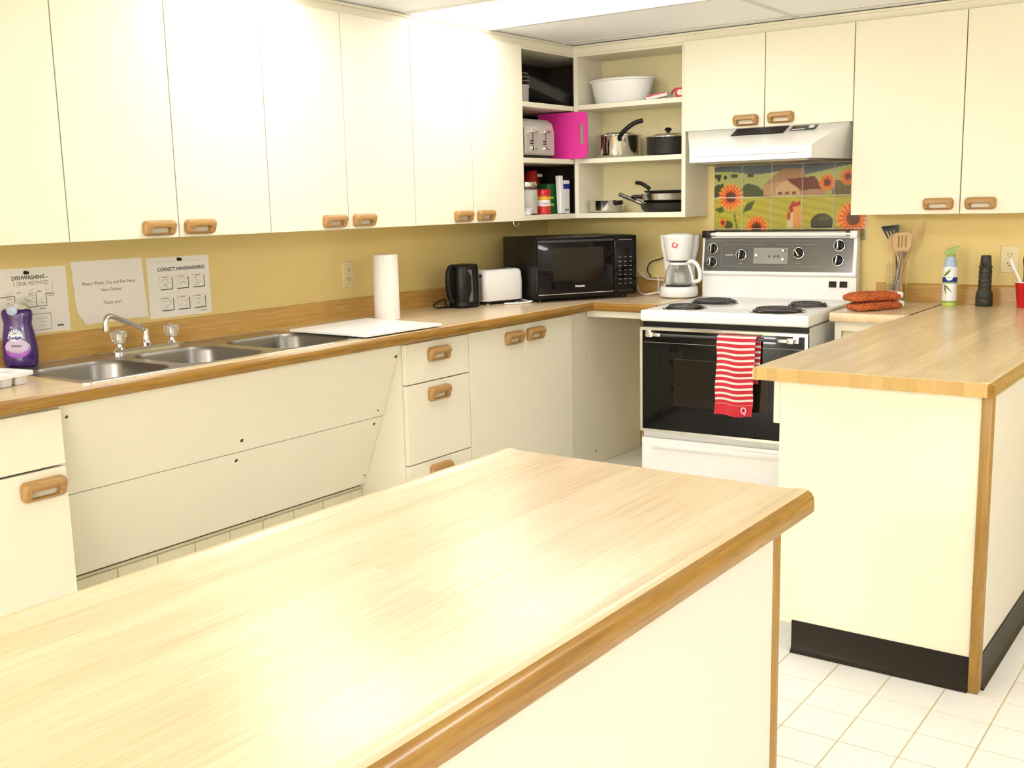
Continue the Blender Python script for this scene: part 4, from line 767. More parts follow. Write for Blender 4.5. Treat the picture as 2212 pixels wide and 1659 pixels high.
# striped towel over the oven handle
def towel():
    t = thing('dish_towel', 'red and white striped dish towel hanging on the oven door handle', 'towel', tuple(ST.location), tuple(ST.rotation_euler))
    NX, x0, x1, th = 22, 0.008, 0.172, 0.004; path = []
    def strip(prof, xa, xb, amp, phase, shrink):
        b = MB(); rows = len(prof); vs_ = []; uvs = []
        L_ = [0]
        for k in range(1, rows): L_.append(L_[-1] + math.dist(prof[k], prof[k - 1]))
        for k, (y, z) in enumerate(prof):
            for i in range(NX + 1):
                f_ = i / NX; am = amp * min(1, L_[k] / 0.10) ; yy = y - am * 0.5 * (1 + math.sin(f_ * 9 + phase + z * 5)) - 0.002 * math.sin(z * 25 + f_ * 4); xx = xa + (xb - xa) * f_ + shrink * (1 - k / rows) * (0.5 - f_) - 0.012 * (L_[k] / L_[-1]) + 0.0015 * math.sin(z * 40)
                vs_.append((xx, yy, z + 0.003 * math.sin(f_ * 7 + phase) * min(1, L_[k] / 0.1))); uvs.append((f_, L_[-1] - L_[k]))
        n = NX + 1; fs = [(k * n + i, k * n + i + 1, (k + 1) * n + i + 1, (k + 1) * n + i) for k in range(rows - 1) for i in range(NX)]
        return vs_, fs, uvs
    def mk(name, prof, xa, xb, amp, phase, shrink, off=0.0):
        vs_, fs, uvs = strip(prof, xa, xb, amp, phase, shrink); N0 = len(vs_); n = NX + 1; rows = len(prof)
        back = [(p[0], p[1] + th, p[2]) for p in vs_]; fa = fs + [tuple(reversed([i + N0 for i in f_])) for f_ in fs]
        edge = [k * n for k in range(rows)] + [(rows - 1) * n + i for i in range(1, n)] + [k * n + NX for k in range(rows - 2, -1, -1)] + [i for i in range(NX - 1, 0, -1)]
        for a, c in zip(edge, edge[1:] + edge[:1]): fa.append((a, c, c + N0, a + N0))
        me = bpy.data.meshes.new(name); me.from_pydata(vs_ + back, [], fa); uvl = me.uv_layers.new(name='UVMap'); U = uvs + uvs
        for p in me.polygons:
            p.use_smooth = True
            for li, vi in zip(p.loop_indices, p.vertices): uvl.data[li].uv = (U[vi][0], U[vi][1] + off)
        me.materials.append(TERRY); me.set_sharp_from_angle(angle=1.0); o = bpy.data.objects.new(name, me); COL.objects.link(o); o.parent = t; return o
    fr = [(-0.386, 0.788), (-0.393, 0.7925), (-0.402, 0.7915), (-0.409, 0.785), (-0.411, 0.775)] + [(-0.411 - 0.002 * math.sin(k), 0.775 - 0.0155 * k) for k in range(1, 22)]
    f_ = mk('front_fall', fr, x0, x1, 0.010, 0.4, -0.006)
    mk('back_fall', [(-0.389, 0.788), (-0.384, 0.780), (-0.383, 0.76)] + [(-0.381, 0.76 - 0.016 * k) for k in range(1, 12)], x0 + 0.03, x1 + 0.016, 0.0, 1.0, 0.0, 0.03)
    text('printed_letter', 'Q', 0.040, WPRINT, f_, (0.128, -0.4235, 0.476), (PI / 2, 0, 0), depth=0.0006, sx=0.8)
    return t
towel()

# ------------------------------------------------------------------ range hood
t = thing('range_hood', 'white range hood with black vent slot above the stove', 'hood', (0, 0, 0))
hx0, hx1 = 0.957, 1.728
T1, T2 = 1.6775, 1.5785
def hl(x0, x1, yf, z): return [(x0, yf, z), (x1, yf, z), (x1 if False else hx1, -0.001, z), (hx0, -0.001, z)]
v = [(hx0, -0.001, 1.524), (hx1, -0.001, 1.524), (1.643, -0.49, 1.524), (1.072, -0.49, 1.524), (1.072, -0.49, T2), (1.643, -0.49, T2), (hx1, -0.276, T1), (hx0, -0.276, T1), (hx0, -0.001, T1), (hx1, -0.001, T1)]
MB().add(v, [(0, 1, 2, 3), (3, 2, 5, 4), (4, 5, 6, 7), (7, 6, 9, 8), (8, 9, 1, 0), (1, 9, 6), (1, 6, 5, 2), (0, 7, 8), (0, 3, 4, 7)]).build('canopy', ENAMEL, t)
MB().box(1.075, 1.64, -0.4915, -0.4895, 1.548, 1.5495).build('seam', GREYP, t)
HP = Matrix.Translation((0, -0.276, T1)) @ Matrix.Rotation(math.atan2(T1 - T2, 0.214), 4, 'X')
vt = MB().box(1.212, 1.462, -0.088, -0.008, -0.001, 0.0025).build('vent_slot', BLACKP, t); vt.matrix_local = HP
for k in range(4): MB().box(1.215, 1.459, -0.080 + 0.019 * k, -0.075 + 0.019 * k, 0.0025, 0.0045).build('louvre', DARKP, vt)
sw = MB().box(1.484, 1.598, -0.066, -0.016, -0.001, 0.0025).build('switch_plate', BLACKP, t); sw.matrix_local = HP
MB().box(1.566, 1.590, -0.052, -0.030, 0.0025, 0.006, 0.001, 1).build('switch', WHITEP, sw); MB().box(1.49, 1.552, -0.062, -0.054, 0.0025, 0.0032).build('printed_line', WPRINT, sw)
MB().prism([(0.99, -0.03), (1.70, -0.03), (1.62, -0.47), (1.09, -0.47)], 1.516, 1.5235, 'xy').build('filter', STEEL, t)
# dark strip and screws under the cupboard at the hood are part of the shadow gap

# ------------------------------------------------------------------ picture tiles behind the stove
def ink_at(u, v):
    """colours printed on the tile picture: u in tiles from the left, v in tiles from the bottom row"""
    S = lambda *c: srgb(*c)[:3]
    def n2(a, b, k): return (math.sin(a * 12.9898 * k + b * 78.233) * 43758.5453) % 1.0
    wob = 0.035 * math.sin(u * 7) + 0.02 * math.sin(u * 17 + 1)
    horizon = 1.78 + 0.06 * math.sin(u * 2.6 + 0.8) if u < 2.2 else (1.66 + 0.13 * max(0, min(1, (u - 3.1) / 1.4)) * 2)
    if v > horizon: c = S(92, 100, 108)
    elif v > 1.0: c = S(172, 176, 104) if v > 1.35 + wob else S(160, 165, 90)
    else: c = S(176, 166, 62)
    if v < 1.0:
        st = math.sin((v + 0.22 * u) * 26); c = tuple(x * (1 + 0.10 * st) for x in c)
    if 1.0 <= v < 1.32 + 0.10 * math.sin(u * 6) + wob and (u < 0.35 or 0.95 < u < 2.0): c = S(74, 78, 46)
    if 1.62 < v < 1.74 and u < 1.7 and math.sin(u * 11) > 0.45: c = S(66, 74, 52)
    for (a, b) in ((0.18, 1.60), (0.40, 1.64)):
        if ((u - a) / 0.055) ** 2 + ((v - b) / 0.075) ** 2 < 1: c = S(60, 62, 42)
    def poly(P):
        ins = False; j = len(P) - 1
        for i in range(len(P)):
            if (P[i][1] > v) != (P[j][1] > v) and u < (P[j][0] - P[i][0]) * (v - P[i][1]) / (P[j][1] - P[i][1]) + P[i][0]: ins = not ins
            j = i
        return ins
    if poly([(1.72, 1.02), (1.72, 1.38), (2.05, 1.66), (2.35, 1.86), (3.02, 1.86), (3.12, 1.5), (3.12, 1.02)]): c = S(186, 146, 102)
    if poly([(1.72, 1.36), (2.05, 1.64), (2.35, 1.86), (3.02, 1.86), (3.1, 1.5), (2.5, 1.5), (2.1, 1.44)]): c = S(160, 122, 84)
    if poly([(2.42, 1.52), (3.38, 1.60), (3.68, 1.20), (2.95, 1.18), (2.9, 1.2)]): c = S(112, 48, 36)
    if poly([(2.12, 1.02), (2.12, 1.26), (2.46, 1.52), (2.92, 1.20), (2.92, 1.02)]): c = S(206, 168, 126)
    if poly([(2.92, 1.02), (2.92, 1.17), (3.75, 1.19), (3.75, 1.02)]): c = S(178, 130, 108)
    for a in (2.26, 2.50, 2.74):
        if abs(u - a) < 0.07 and abs(v - 1.11) < 0.045: c = S(120, 78, 60)
    if poly([(0.05, 0.62), (0.30, 0.74), (0.38, 0.56), (0.22, 0.50)]) or poly([(1.02, 0.50), (1.12, 0.78), (1.45, 0.92), (1.30, 0.60)]): c = S(78, 88, 40)
    if abs(u - (0.72 + 0.22 * (0.5 - v))) < 0.025 and 0 < v < 0.5: c = S(86, 92, 44)
    if ((u - 0.52) / 0.16) ** 2 + ((v - 0.12) / 0.13) ** 2 < 1: c = S(72, 76, 36)
    if 3.95 < u < 4.5 and 1.02 < v < 1.45: c = S(104, 92, 60)
    if poly([(2.50, 0.0), (2.52, 0.25), (2.60, 0.55), (2.66, 0.72), (2.95, 0.70), (2.99, 0.40), (2.98, 0.0)]): c = S(216, 150, 84) if u > 2.72 else S(214, 190, 148)
    if poly([(2.55, 0.62), (2.70, 0.86), (2.80, 0.80), (2.93, 0.86), (2.95, 0.72), (2.75, 0.68), (2.62, 0.60)]) or ((u - 2.58) / 0.06) ** 2 + ((v - 0.38) / 0.13) ** 2 < 1 or ((u - 2.66) / 0.06) ** 2 + ((v - 0.56) / 0.08) ** 2 < 1: c = S(176, 54, 36)
    if v > 0 and ((u - 3.64) / 0.36) ** 2 + ((v - 0.16) / 0.30) ** 2 < 1: c = S(56, 54, 42) if ((u - 3.7) / 0.2) ** 2 + ((v - 0.3) / 0.08) ** 2 > 1 else S(78, 74, 60)
    for (a, b, R_, tw) in ((0.60, 1.02, 0.45, 0.0), (1.50, 0.03, 0.40, 0.4), (3.78, 1.40, 0.27, 0.2), (4.62, 0.30, 0.55, 0.1), (4.42, 1.55, 0.26, 0.5), (0.33, 0.20, 0.14, 0.3)):
        d = math.hypot(u - a, v - b); th = math.atan2(v - b, u - a); pet = 0.78 + 0.22 * abs(math.cos(th * 9 + tw))
        if d < R_ * pet:
            f_ = d / R_
            if f_ < 0.40: c = S(92, 44, 34) if f_ < 0.3 else S(112, 40, 30)
            else:
                g = abs(math.cos(th * 9 + tw)); c = S(232, 150, 66) if g > 0.75 and f_ > 0.6 else (S(226, 108, 44) if g > 0.4 else S(196, 72, 34))
    if v < -0.0: c = tuple(x * 0.5 for x in c) if not (1.1 < u < 1.9) else c
    k = 1 + 0.10 * (n2(round(u * 40), round(v * 40), 1) - 0.5); return tuple(max(0, min(1, x * k * 1.05)) for x in c)
mt = thing('picture_tiles', 'printed tile picture of a farm with sunflowers and a rooster behind the stove', 'tile picture', (0, 0, 0))
TP, TX, TZ = 0.1525, 0.9683, 1.211
MB().box(TX - 0.004, TX + 5 * TP + 0.003, -0.004, -0.0005, TZ - 0.06, TZ + 2 * TP + 0.004).build('grout', GROUTW, mt)
NG = 34
for c in range(5):
    for r_ in (-1, 0, 1):
        lo_z = 0.62 if r_ == -1 else 0.0; g = 0.0022; vs_ = []; fs = []; cols = []
        x0, x1 = TX + c * TP + g, TX + (c + 1) * TP - g; z0, z1 = TZ + (r_ + lo_z) * TP + g, TZ + (r_ + 1) * TP - g
        for a in range(NG + 1):
            for b in range(NG + 1):
                u_, v_ = a / NG, b / NG; x, z = x0 + (x1 - x0) * u_, z0 + (z1 - z0) * v_; e = 0.0012 if a in (0, NG) or b in (0, NG) else 0.0
                vs_.append((x, -0.0085 + e, z)); cols.append(ink_at((x - TX) / TP, (z - TZ) / TP))
        fs = [(a * (NG + 1) + b, (a + 1) * (NG + 1) + b, (a + 1) * (NG + 1) + b + 1, a * (NG + 1) + b + 1) for a in range(NG) for b in range(NG)]
        rim = [a * (NG + 1) for a in range(NG + 1)] + [NG * (NG + 1) + b for b in range(1, NG + 1)] + [a * (NG + 1) + NG for a in range(NG - 1, -1, -1)] + [b for b in range(NG - 1, 0, -1)]
        N0 = len(vs_)
        for i in rim: vs_.append((vs_[i][0], -0.003, vs_[i][2])); cols.append(cols[i])
        n = len(rim); fs += [(rim[i], N0 + i, N0 + (i + 1) % n, rim[(i + 1) % n]) for i in range(n)]
        me = bpy.data.meshes.new('tile'); me.from_pydata(vs_, [], fs); ca = me.color_attributes.new('print', 'FLOAT_COLOR', 'POINT')
        for i, cc in enumerate(cols): ca.data[i].color = (*cc, 1)
        me.materials.append(MURAL); o = bpy.data.objects.new('tile', me); COL.objects.link(o); o.parent = mt

# ------------------------------------------------------------------ things on the right worktop
t = thing('utensil_jar', 'tall clear jar of kitchen utensils on the worktop right of the stove', 'jar', (1.905, -0.095, CH + 0.0005))
MB().lathe([(0, 0), (0.044, 0), (0.045, 0.004), (0.045, 0.178), (0.043, 0.178), (0.043, 0.008), (0, 0.008)], 36).build('glass', GLASS, t, sharp=60)
def flat_tool(name, label, cat, m_, blade, h0, base, tip, tilt_n, th=0.005, hr=0.006, slots=()):
    """a utensil: round handle from base up to h0 along the axis base->tip, then a flat blade outline (x across, y along)"""
    b, e = Vector(base), Vector(tip); ax = (e - b); L_ = ax.length; ax.normalize(); n = Vector(tilt_n); n = (n - ax * n.dot(ax)).normalized(); x = ax.cross(n).normalized()
    M = Matrix(((x.x, ax.x, n.x, 0), (x.y, ax.y, n.y, 0), (x.z, ax.z, n.z, 0), (0, 0, 0, 1)))
    o = thing(name, label, cat, (0, 0, 0)); o.matrix_world = Matrix.Translation(b) @ M
    MB().tube([(0, 0.002, 0), (0, h0 * 0.5, 0), (0, h0 + 0.01, 0)], [hr, hr, hr * 0.8], 10).build('handle', m_, o)
    bl = MB()
    if slots:
        xs = sorted({s_[0] for s_ in slots} | {s_[1] for s_ in slots}); y0, y1 = slots[0][2], slots[0][3]; W_ = max(p[0] for p in blade); L0 = min(p[1] for p in blade); L1 = max(p[1] for p in blade)
        low = [p for p in blade if p[1] <= y0] ; hi = [p for p in blade if p[1] >= y1]
        wl_, wh = slots[0][4], slots[0][5]
        lowp = [(-wl_, y0)] + [p for p in low if p[0] <= 0] + [p for p in low if p[0] > 0] + [(wl_, y0)]; hip = [(wh, y1)] + [p for p in hi if p[0] > 0] + [p for p in hi if p[0] <= 0] + [(-wh, y1)]
        bl.prism(lowp, -th / 2, th / 2, 'xy'); bl.prism(hip, -th / 2, th / 2, 'xy')
        edges = [-1] + [v_ for s_ in slots for v_ in (s_[0], s_[1])] + [1]
        for k in range(0, len(edges), 2): bl.prism([(edges[k] * wl_, y0), (edges[k + 1] * wl_, y0), (edges[k + 1] * wh, y1), (edges[k] * wh, y1)], -th / 2, th / 2, 'xy')
    else: bl.prism(blade, -th / 2, th / 2, 'xy')
    bl.build('blade', m_, o); return o
JB = Vector((1.905, -0.095, CH + 0.010)); VW = (1.42, -4.94, 0.2)
flat_tool('slotted_turner', 'black slotted plastic turner leaning left in the utensil jar', 'utensil', BLACKP, [(-0.012, 0.262), (-0.036, 0.325), (-0.040, 0.345), (0.036, 0.338), (0.030, 0.29), (0.012, 0.262)], 0.27, JB + Vector((0.020, 0.030, 0)), JB + Vector((-0.044, 0.034, 0.33)), VW, 0.003, 0.005, slots=[(-0.7, -0.5, 0.290, 0.318, 0.024, 0.033), (-0.25, -0.05, 0.290, 0.318, 0.024, 0.033), (0.2, 0.4, 0.290, 0.318, 0.024, 0.033)])
flat_tool('slotted_spoon', 'wooden slotted spoon upright in the utensil jar', 'utensil', SPOONW, [(-0.008, 0.19), (-0.030, 0.224), (-0.044, 0.256), (-0.042, 0.290), (-0.026, 0.305), (0.026, 0.305), (0.042, 0.290), (0.044, 0.256), (0.030, 0.224), (0.008, 0.19)], 0.21, JB + Vector((0.024, -0.018, 0)), JB + Vector((0.022, -0.016, 0.31)), VW, 0.006, 0.008, slots=[(-0.45, -0.28, 0.240, 0.292, 0.037, 0.0405), (-0.08, 0.10, 0.240, 0.292, 0.037, 0.0405), (0.32, 0.5, 0.240, 0.292, 0.037, 0.0405)])
flat_tool('wooden_spoon', 'wooden spoon with oval bowl at the left in the utensil jar', 'utensil', SPOONW, [(-0.007, 0.205), (-0.022, 0.228), (-0.029, 0.258), (-0.024, 0.285), (-0.010, 0.299), (0.010, 0.299), (0.024, 0.285), (0.029, 0.258), (0.022, 0.228), (0.007, 0.205)], 0.215, JB + Vector((-0.002, -0.006, 0)), JB + Vector((-0.016, -0.008, 0.31)), VW, 0.008, 0.008)
flat_tool('wooden_spatula', 'flat wooden spatula sticking out right of the utensil jar', 'utensil', SPOONW, [(-0.009, 0.225), (-0.011, 0.345), (0.013, 0.345), (0.014, 0.26), (0.009, 0.225)], 0.23, JB + Vector((-0.020, 0.014, 0)), JB + Vector((0.072, 0.010, 0.325)), VW, 0.006, 0.009)
flat_tool('steel_server', 'dark metal server with shiny handle inside the utensil jar', 'utensil', STEEL, [(-0.010, 0.0), (-0.016, 0.05), (-0.014, 0.10), (0.014, 0.10), (0.016, 0.05), (0.010, 0.0)], 0.215, JB + Vector((-0.010, -0.030, 0)), JB + Vector((0.030, -0.032, 0.24)), VW, 0.003, 0.006)
# air freshener
t = thing('air_freshener', 'tall white and green air freshener spray with leaf pattern', 'spray can', (2.139, -0.118, CH + 0.0005), (0, 0, math.radians(14)))
cr = 0.0305
m = MB().lathe([(0, 0), (cr, 0), (cr + 0.001, 0.004), (cr, 0.012)], 36, mi=0).lathe([(cr, 0.012), (cr, 0.022)], 36, mi=1).lathe([(cr, 0.022), (cr, 0.096)], 36, mi=2).lathe([(cr, 0.096), (cr - 0.001, 0.102)], 36, mi=1)
m.build('can', [LIME, CAPG, WPRINT], t, sharp=60)
sl_ = MB().lathe([(cr - 0.001, 0.1022), (cr, 0.106), (cr, 0.124)], 36, mi=0).lathe([(cr, 0.124), (cr, 0.150), (cr - 0.002, 0.168)], 36, mi=1).lathe([(cr - 0.002, 0.168), (cr - 0.006, 0.188), (0.020, 0.205), (0.0185, 0.212)], 36, mi=2).lathe([(0.0185, 0.212), (0.017, 0.218), (0.019, 0.226)], 36, mi=3)
sl_.build('sleeve', [BPRINT, WPRINT, SKYP, CAPG], t, sharp=60)
MB().prism([(-0.030, 0.228), (-0.024, 0.219), (0.010, 0.2195), (0.020, 0.224), (0.034, 0.256), (0.026, 0.256), (0.004, 0.250), (-0.018, 0.240)], -0.016, 0.016, 'xz').build('nozzle', CAPG, t)
MB().lathe([(0.0145, 0), (0.0145, 0.0008), (0, 0.001)], 24).build('badge', WPRINT, t, (-0.003, -cr - 0.0002, 0.124), (PI / 2, 0, 0))
MB().box(-0.013, 0.008, -cr - 0.0016, -cr - 0.0010, 0.1235, 0.1250).build('badge_text', BPRINT, t)
def leaf(x0, z0, x1, z1, w_, off):
    y = lambda x: -math.sqrt(max(0, (cr + 0.0006) ** 2 - x * x)) - off; dx, dz = x1 - x0, z1 - z0; l = math.hypot(dx, dz); nx, nz = -dz / l * w_, dx / l * w_; P = []
    for k in range(9): f_ = k / 8; s_ = math.sin(PI * f_ ** 0.7); P.append(((x0 + dx * f_ + nx * s_), (z0 + dz * f_ + nz * s_), (x0 + dx * f_ - nx * s_), (z0 + dz * f_ - nz * s_)))
    v_ = []; f2 = []
    for a, b, c, d in P: v_ += [(a, y(a), b), (c, y(c), d)]
    for k in range(8): f2.append((2 * k, 2 * k + 1, 2 * k + 3, 2 * k + 2))
    return v_, f2
lf = MB()
for a in ((-0.022, 0.092, 0.010, 0.058, 0.0035, 0.0004), (-0.022, 0.092, -0.014, 0.045, 0.003, 0.0006), (-0.020, 0.090, 0.002, 0.070, 0.0025, 0.0008), (-0.026, 0.126, 0.004, 0.165, 0.004, 0.0004), (-0.018, 0.132, 0.006, 0.156, 0.0022, 0.0006)): lf.add(*leaf(*a), True)
lf.build('leaf_print', LEAF, t)
# dark torch standing on its head
t = thing('torch', 'dark ribbed torch standing on its wide head', 'torch', (2.278, -0.098, CH + 0.0005))
MB().lathe([(0, 0), (0.033, 0), (0.035, 0.004), (0.035, 0.030), (0.034, 0.032), (0.035, 0.034), (0.034, 0.055), (0.029, 0.066), (0.026, 0.070)], 32).build('head', OLIVE, t, sharp=40)
MB().lathe([(0.0265, 0.070), (0.026, 0.09), (0.0255, 0.15), (0.0225, 0.185), (0.0205, 0.213), (0.018, 0.217), (0, 0.218)], 32).build('barrel', OLIVE, t, sharp=40)
for k in range(5): MB().lathe([(0.0262, 0.082 + 0.02 * k), (0.0272, 0.085 + 0.02 * k), (0.0272, 0.089 + 0.02 * k), (0.0258, 0.092 + 0.02 * k)], 32).build('grip_ring', OLIVE, t)
MB().box(-0.008, 0.008, -0.0275, -0.023, 0.165, 0.19, 0.003).build('switch', BLACKP, t)
# red cup with cutlery
t = thing('party_cup', 'red plastic cup with white rim at the right edge of the worktop', 'cup', (2.441, -0.10, CH + 0.0005))
MB().lathe([(0, 0), (0.031, 0), (0.032, 0.006), (0.0335, 0.03), (0.0345, 0.031), (0.040, 0.085), (0.0408, 0.086), (0.0428, 0.106), (0.0415, 0.106), (0.0385, 0.083), (0.031, 0.008), (0, 0.008)], 36).build('body', REDCUP, t, sharp=50)
MB().lathe([(0.0428, 0.1055), (0.0448, 0.107), (0.0445, 0.1105), (0.0415, 0.110), (0.0413, 0.1062)], 36).build('rim', WHITEP, t)
def stick(name, label, m_, a, b, w_):
    o = thing(name, label, 'cutlery', a); d = Vector(b) - Vector(a); P = [(0, 0, 0), tuple(d * 0.5 + Vector((0.004, 0, 0))), tuple(d * 0.85), tuple(d)]; MB().tube(smooth_path(P, 4), [w_ * 0.6] * 4 + [w_ * 0.8] * 4 + [w_, w_ * 0.95, w_ * 0.8, w_ * 0.55, w_ * 0.3], 10).build('handle', m_, o); return o
stick('plastic_knife', 'white plastic cutlery handle leaning left out of the red cup', WHITEP, (2.453, -0.100, CH + 0.012), (2.376, -0.108, CH + 0.205), 0.0075)
stick('black_knife', 'black cutlery handle standing in the red cup', BLACKP, (2.430, -0.095, CH + 0.012), (2.434, -0.10, CH + 0.225), 0.0095)
# oven mitts
def mitt(label, loc, rz, z, tilt=0.0):
    t = thing('oven_mitt', label, 'oven mitt', (loc[0], loc[1], CH + z), (0, tilt, rz), 'rust knitted oven mitts')
    out = [(-0.13, -0.045), (-0.135, 0.0), (-0.125, 0.045), (-0.08, 0.062), (-0.03, 0.052), (0.015, 0.047), (0.045, 0.062), (0.085, 0.078), (0.10, 0.070), (0.095, 0.052), (0.07, 0.040), (0.11, 0.040), (0.115, 0.0), (0.11, -0.045), (0.03, -0.05), (-0.06, -0.060)]
    P = [Vector((p[0], p[1], 0)) for p in out]; n = len(P); fine = []
    for i in range(n):
        p0, p1, p2, p3 = P[i - 1], P[i], P[(i + 1) % n], P[(i + 2) % n]
        for j in range(3):
            s_ = j / 3; fine.append(0.5 * ((2 * p1) + (p2 - p0) * s_ + (2 * p0 - 5 * p1 + 4 * p2 - p3) * s_ * s_ + (3 * p1 - p0 - 3 * p2 + p3) * s_ ** 3))
    c = Vector((-0.01, 0.0, 0)); sc = lambda k, z_: [tuple(c + (p - c) * k) [:2] + (z_ + 0.0015 * math.sin(p.x * 60),) for p in fine]
    MB().loft([sc(0.80, 0.001), sc(0.94, 0.004), sc(1.0, 0.015), sc(0.97, 0.025), sc(0.82, 0.033), sc(0.45, 0.0365), sc(0.1, 0.037)]).build('glove', KNIT, t, sharp=80)
    MB().box(0.085, 0.118, -0.046, 0.042, 0.006, 0.034, 0.008, 3).build('cuff', WHITEP, t)
    return t
mitt('rust-orange knitted oven mitt lying underneath the other mitt right of the stove', (1.910, -0.400), math.radians(60), 0.0012)
mitt('rust-orange knitted oven mitt lying on top of the other mitt', (1.902, -0.408), math.radians(53), 0.0400)

# ------------------------------------------------------------------ things on the open shelves (right unit)
S1, S2, S3 = 1.302, 1.5766, 1.8447
t = thing('wash_basin', 'large white plastic basin on the top shelf', 'basin', (0.517, -0.131, S3 + 0.0005))
MB().lathe([(0, 0), (0.138, 0), (0.146, 0.006), (0.170, 0.108), (0.181, 0.112), (0.182, 0.118), (0.176, 0.121), (0.168, 0.119), (0.142, 0.010), (0.135, 0.006), (0, 0.006)], 48, sx=1.0, sy=0.64).build('body', WHITEP, t, sharp=50)
t = thing('foil_box', 'red and white foil box lying at the right end of the top shelf', 'box', (0.818, -0.112, S3 + 0.0005), (0, 0, math.radians(-58)))
MB().box(-0.09, 0.13, -0.024, 0.024, 0, 0.046, 0.001, 1).build('carton', WPRINT, t); MB().box(0.1302, 0.1308, -0.024, 0.024, 0.0, 0.046).build('end_print', RPRINT, t)
MB().lathe([(0.014, 0), (0.014, 0.0006), (0, 0.0006)], 20).build('end_badge', WPRINT, t, (0.1309, 0, 0.024), (0, PI / 2, 0)); MB().box(-0.09, 0.13, -0.0248, -0.0242, 0.030, 0.046).build('side_stripe', RPRINT, t)
t = thing('wrap_packet', 'slim white and red packet between the white basin and the foil box', 'packet', (0.742, -0.170, S3 + 0.0005), (0, math.radians(-9), math.radians(8)))
MB().box(-0.055, 0.055, -0.018, 0.018, 0.009, 0.032, 0.002, 1).build('carton', WPRINT, t); MB().box(-0.05, 0.052, -0.0186, -0.0181, 0.024, 0.031).build('side_stripe', RPRINT, t)
# lidded saucepan
def saucepan(name, label, loc, R_, H_, m_, hd, hand, rim=True):
    t = thing(name, label, 'pan', loc)
    MB().lathe([(0, 0), (R_ * 0.90, 0), (R_ * 0.97, 0.004), (R_, 0.012), (R_, H_ - 0.004), (R_ + 0.004, H_), (R_ - 0.002, H_), (R_ - 0.003, 0.012), (R_ * 0.9, 0.004), (0, 0.004)], 44).build('pot', m_, t, sharp=50)
    if hand: MB().tube(smooth_path(hand, 5), [0.010] + [0.0115] * (5 * (len(hand) - 1) - 1) + [0.009], 12).build('handle', BLACKP, t)
    if hd is not None:
        l = MB().lathe([(R_ + 0.005, H_ + 0.0005), (R_ + 0.005, H_ + 0.003), (R_ * 0.9, H_ + 0.010), (R_ * 0.65, H_ + 0.013), (R_ * 0.62, H_ + 0.018), (R_ * 0.2, H_ + 0.021), (0, H_ + 0.021)], 44).build('lid', hd, t, sharp=50)
        return t, l
    return t, None
saucepan('saucepan', 'shiny lidded saucepan with raised black handle on the middle shelf', (0.497, -0.135, S2 + 0.0005), 0.112, 0.108, POT, POT, [(0.062, -0.098, 0.085), (0.072, -0.112, 0.10), (0.100, -0.118, 0.125), (0.140, -0.110, 0.155), (0.172, -0.100, 0.168), (0.192, -0.096, 0.170)])
t, l = saucepan('black_pot', 'black pot with steel lid at the right of the middle shelf', (0.775, -0.128, S2 + 0.0005), 0.106, 0.088, PAN, POT, None)
MB().lathe([(0.008, 0.108), (0.008, 0.118), (0.017, 0.122), (0.018, 0.13), (0.012, 0.136), (0, 0.137)], 20).build('knob', BLACKP, l)
saucepan('steel_pan', 'small open steel pan at the left of the bottom shelf', (0.425, -0.140, S1 + 0.0005), 0.090, 0.062, POT, None, [(0.075, -0.045, 0.045), (0.105, -0.055, 0.048), (0.125, -0.058, 0.050)])
def skillet(name, label, z, R_, H_, m_, hand, hm, cx=0.748, cy=-0.129):
    t = thing(name, label, 'frying pan', (cx, cy, S1 + z))
    MB().lathe([(0, 0), (R_ * 0.72, 0), (R_ * 0.84, 0.004), (R_ * 0.93, H_ * 0.4), (R_ * 0.97, H_ - 0.006), (R_, H_), (R_ * 0.97, H_ + 0.001), (R_ * 0.94, H_ - 0.006), (R_ * 0.81, 0.006), (0, 0.004)], 44).build('bowl', m_, t, sharp=50)
    MB().tube(smooth_path(hand, 5), [0.008] + [0.010] * (5 * (len(hand) - 1) - 1) + [0.008], 10).build('handle', hm, t); return t
t = skillet('frying_pan', 'black frying pan at the bottom of the pan stack on the bottom shelf', 0.0005, 0.118, 0.0425, PAN, [(-0.108, -0.01, 0.038), (-0.15, -0.015, 0.056), (-0.20, -0.015, 0.074), (-0.245, -0.015, 0.092)], STEEL)
t = skillet('frying_pan', 'steel frying pan stacked in the middle of the pan stack on the bottom shelf', 0.0435, 0.116, 0.046, SATIN, [(-0.108, -0.02, 0.028), (-0.14, -0.03, 0.034), (-0.165, -0.035, 0.030)], BLACKP, 0.752)
t = skillet('frying_pan', 'shallow dark frying pan on top of the pan stack, black handle pointing up left', 0.0910, 0.108, 0.014, PAN, [(-0.070, -0.03, 0.022), (-0.085, -0.035, 0.034), (-0.115, -0.04, 0.052), (-0.145, -0.042, 0.056)], BLACKP, 0.760)

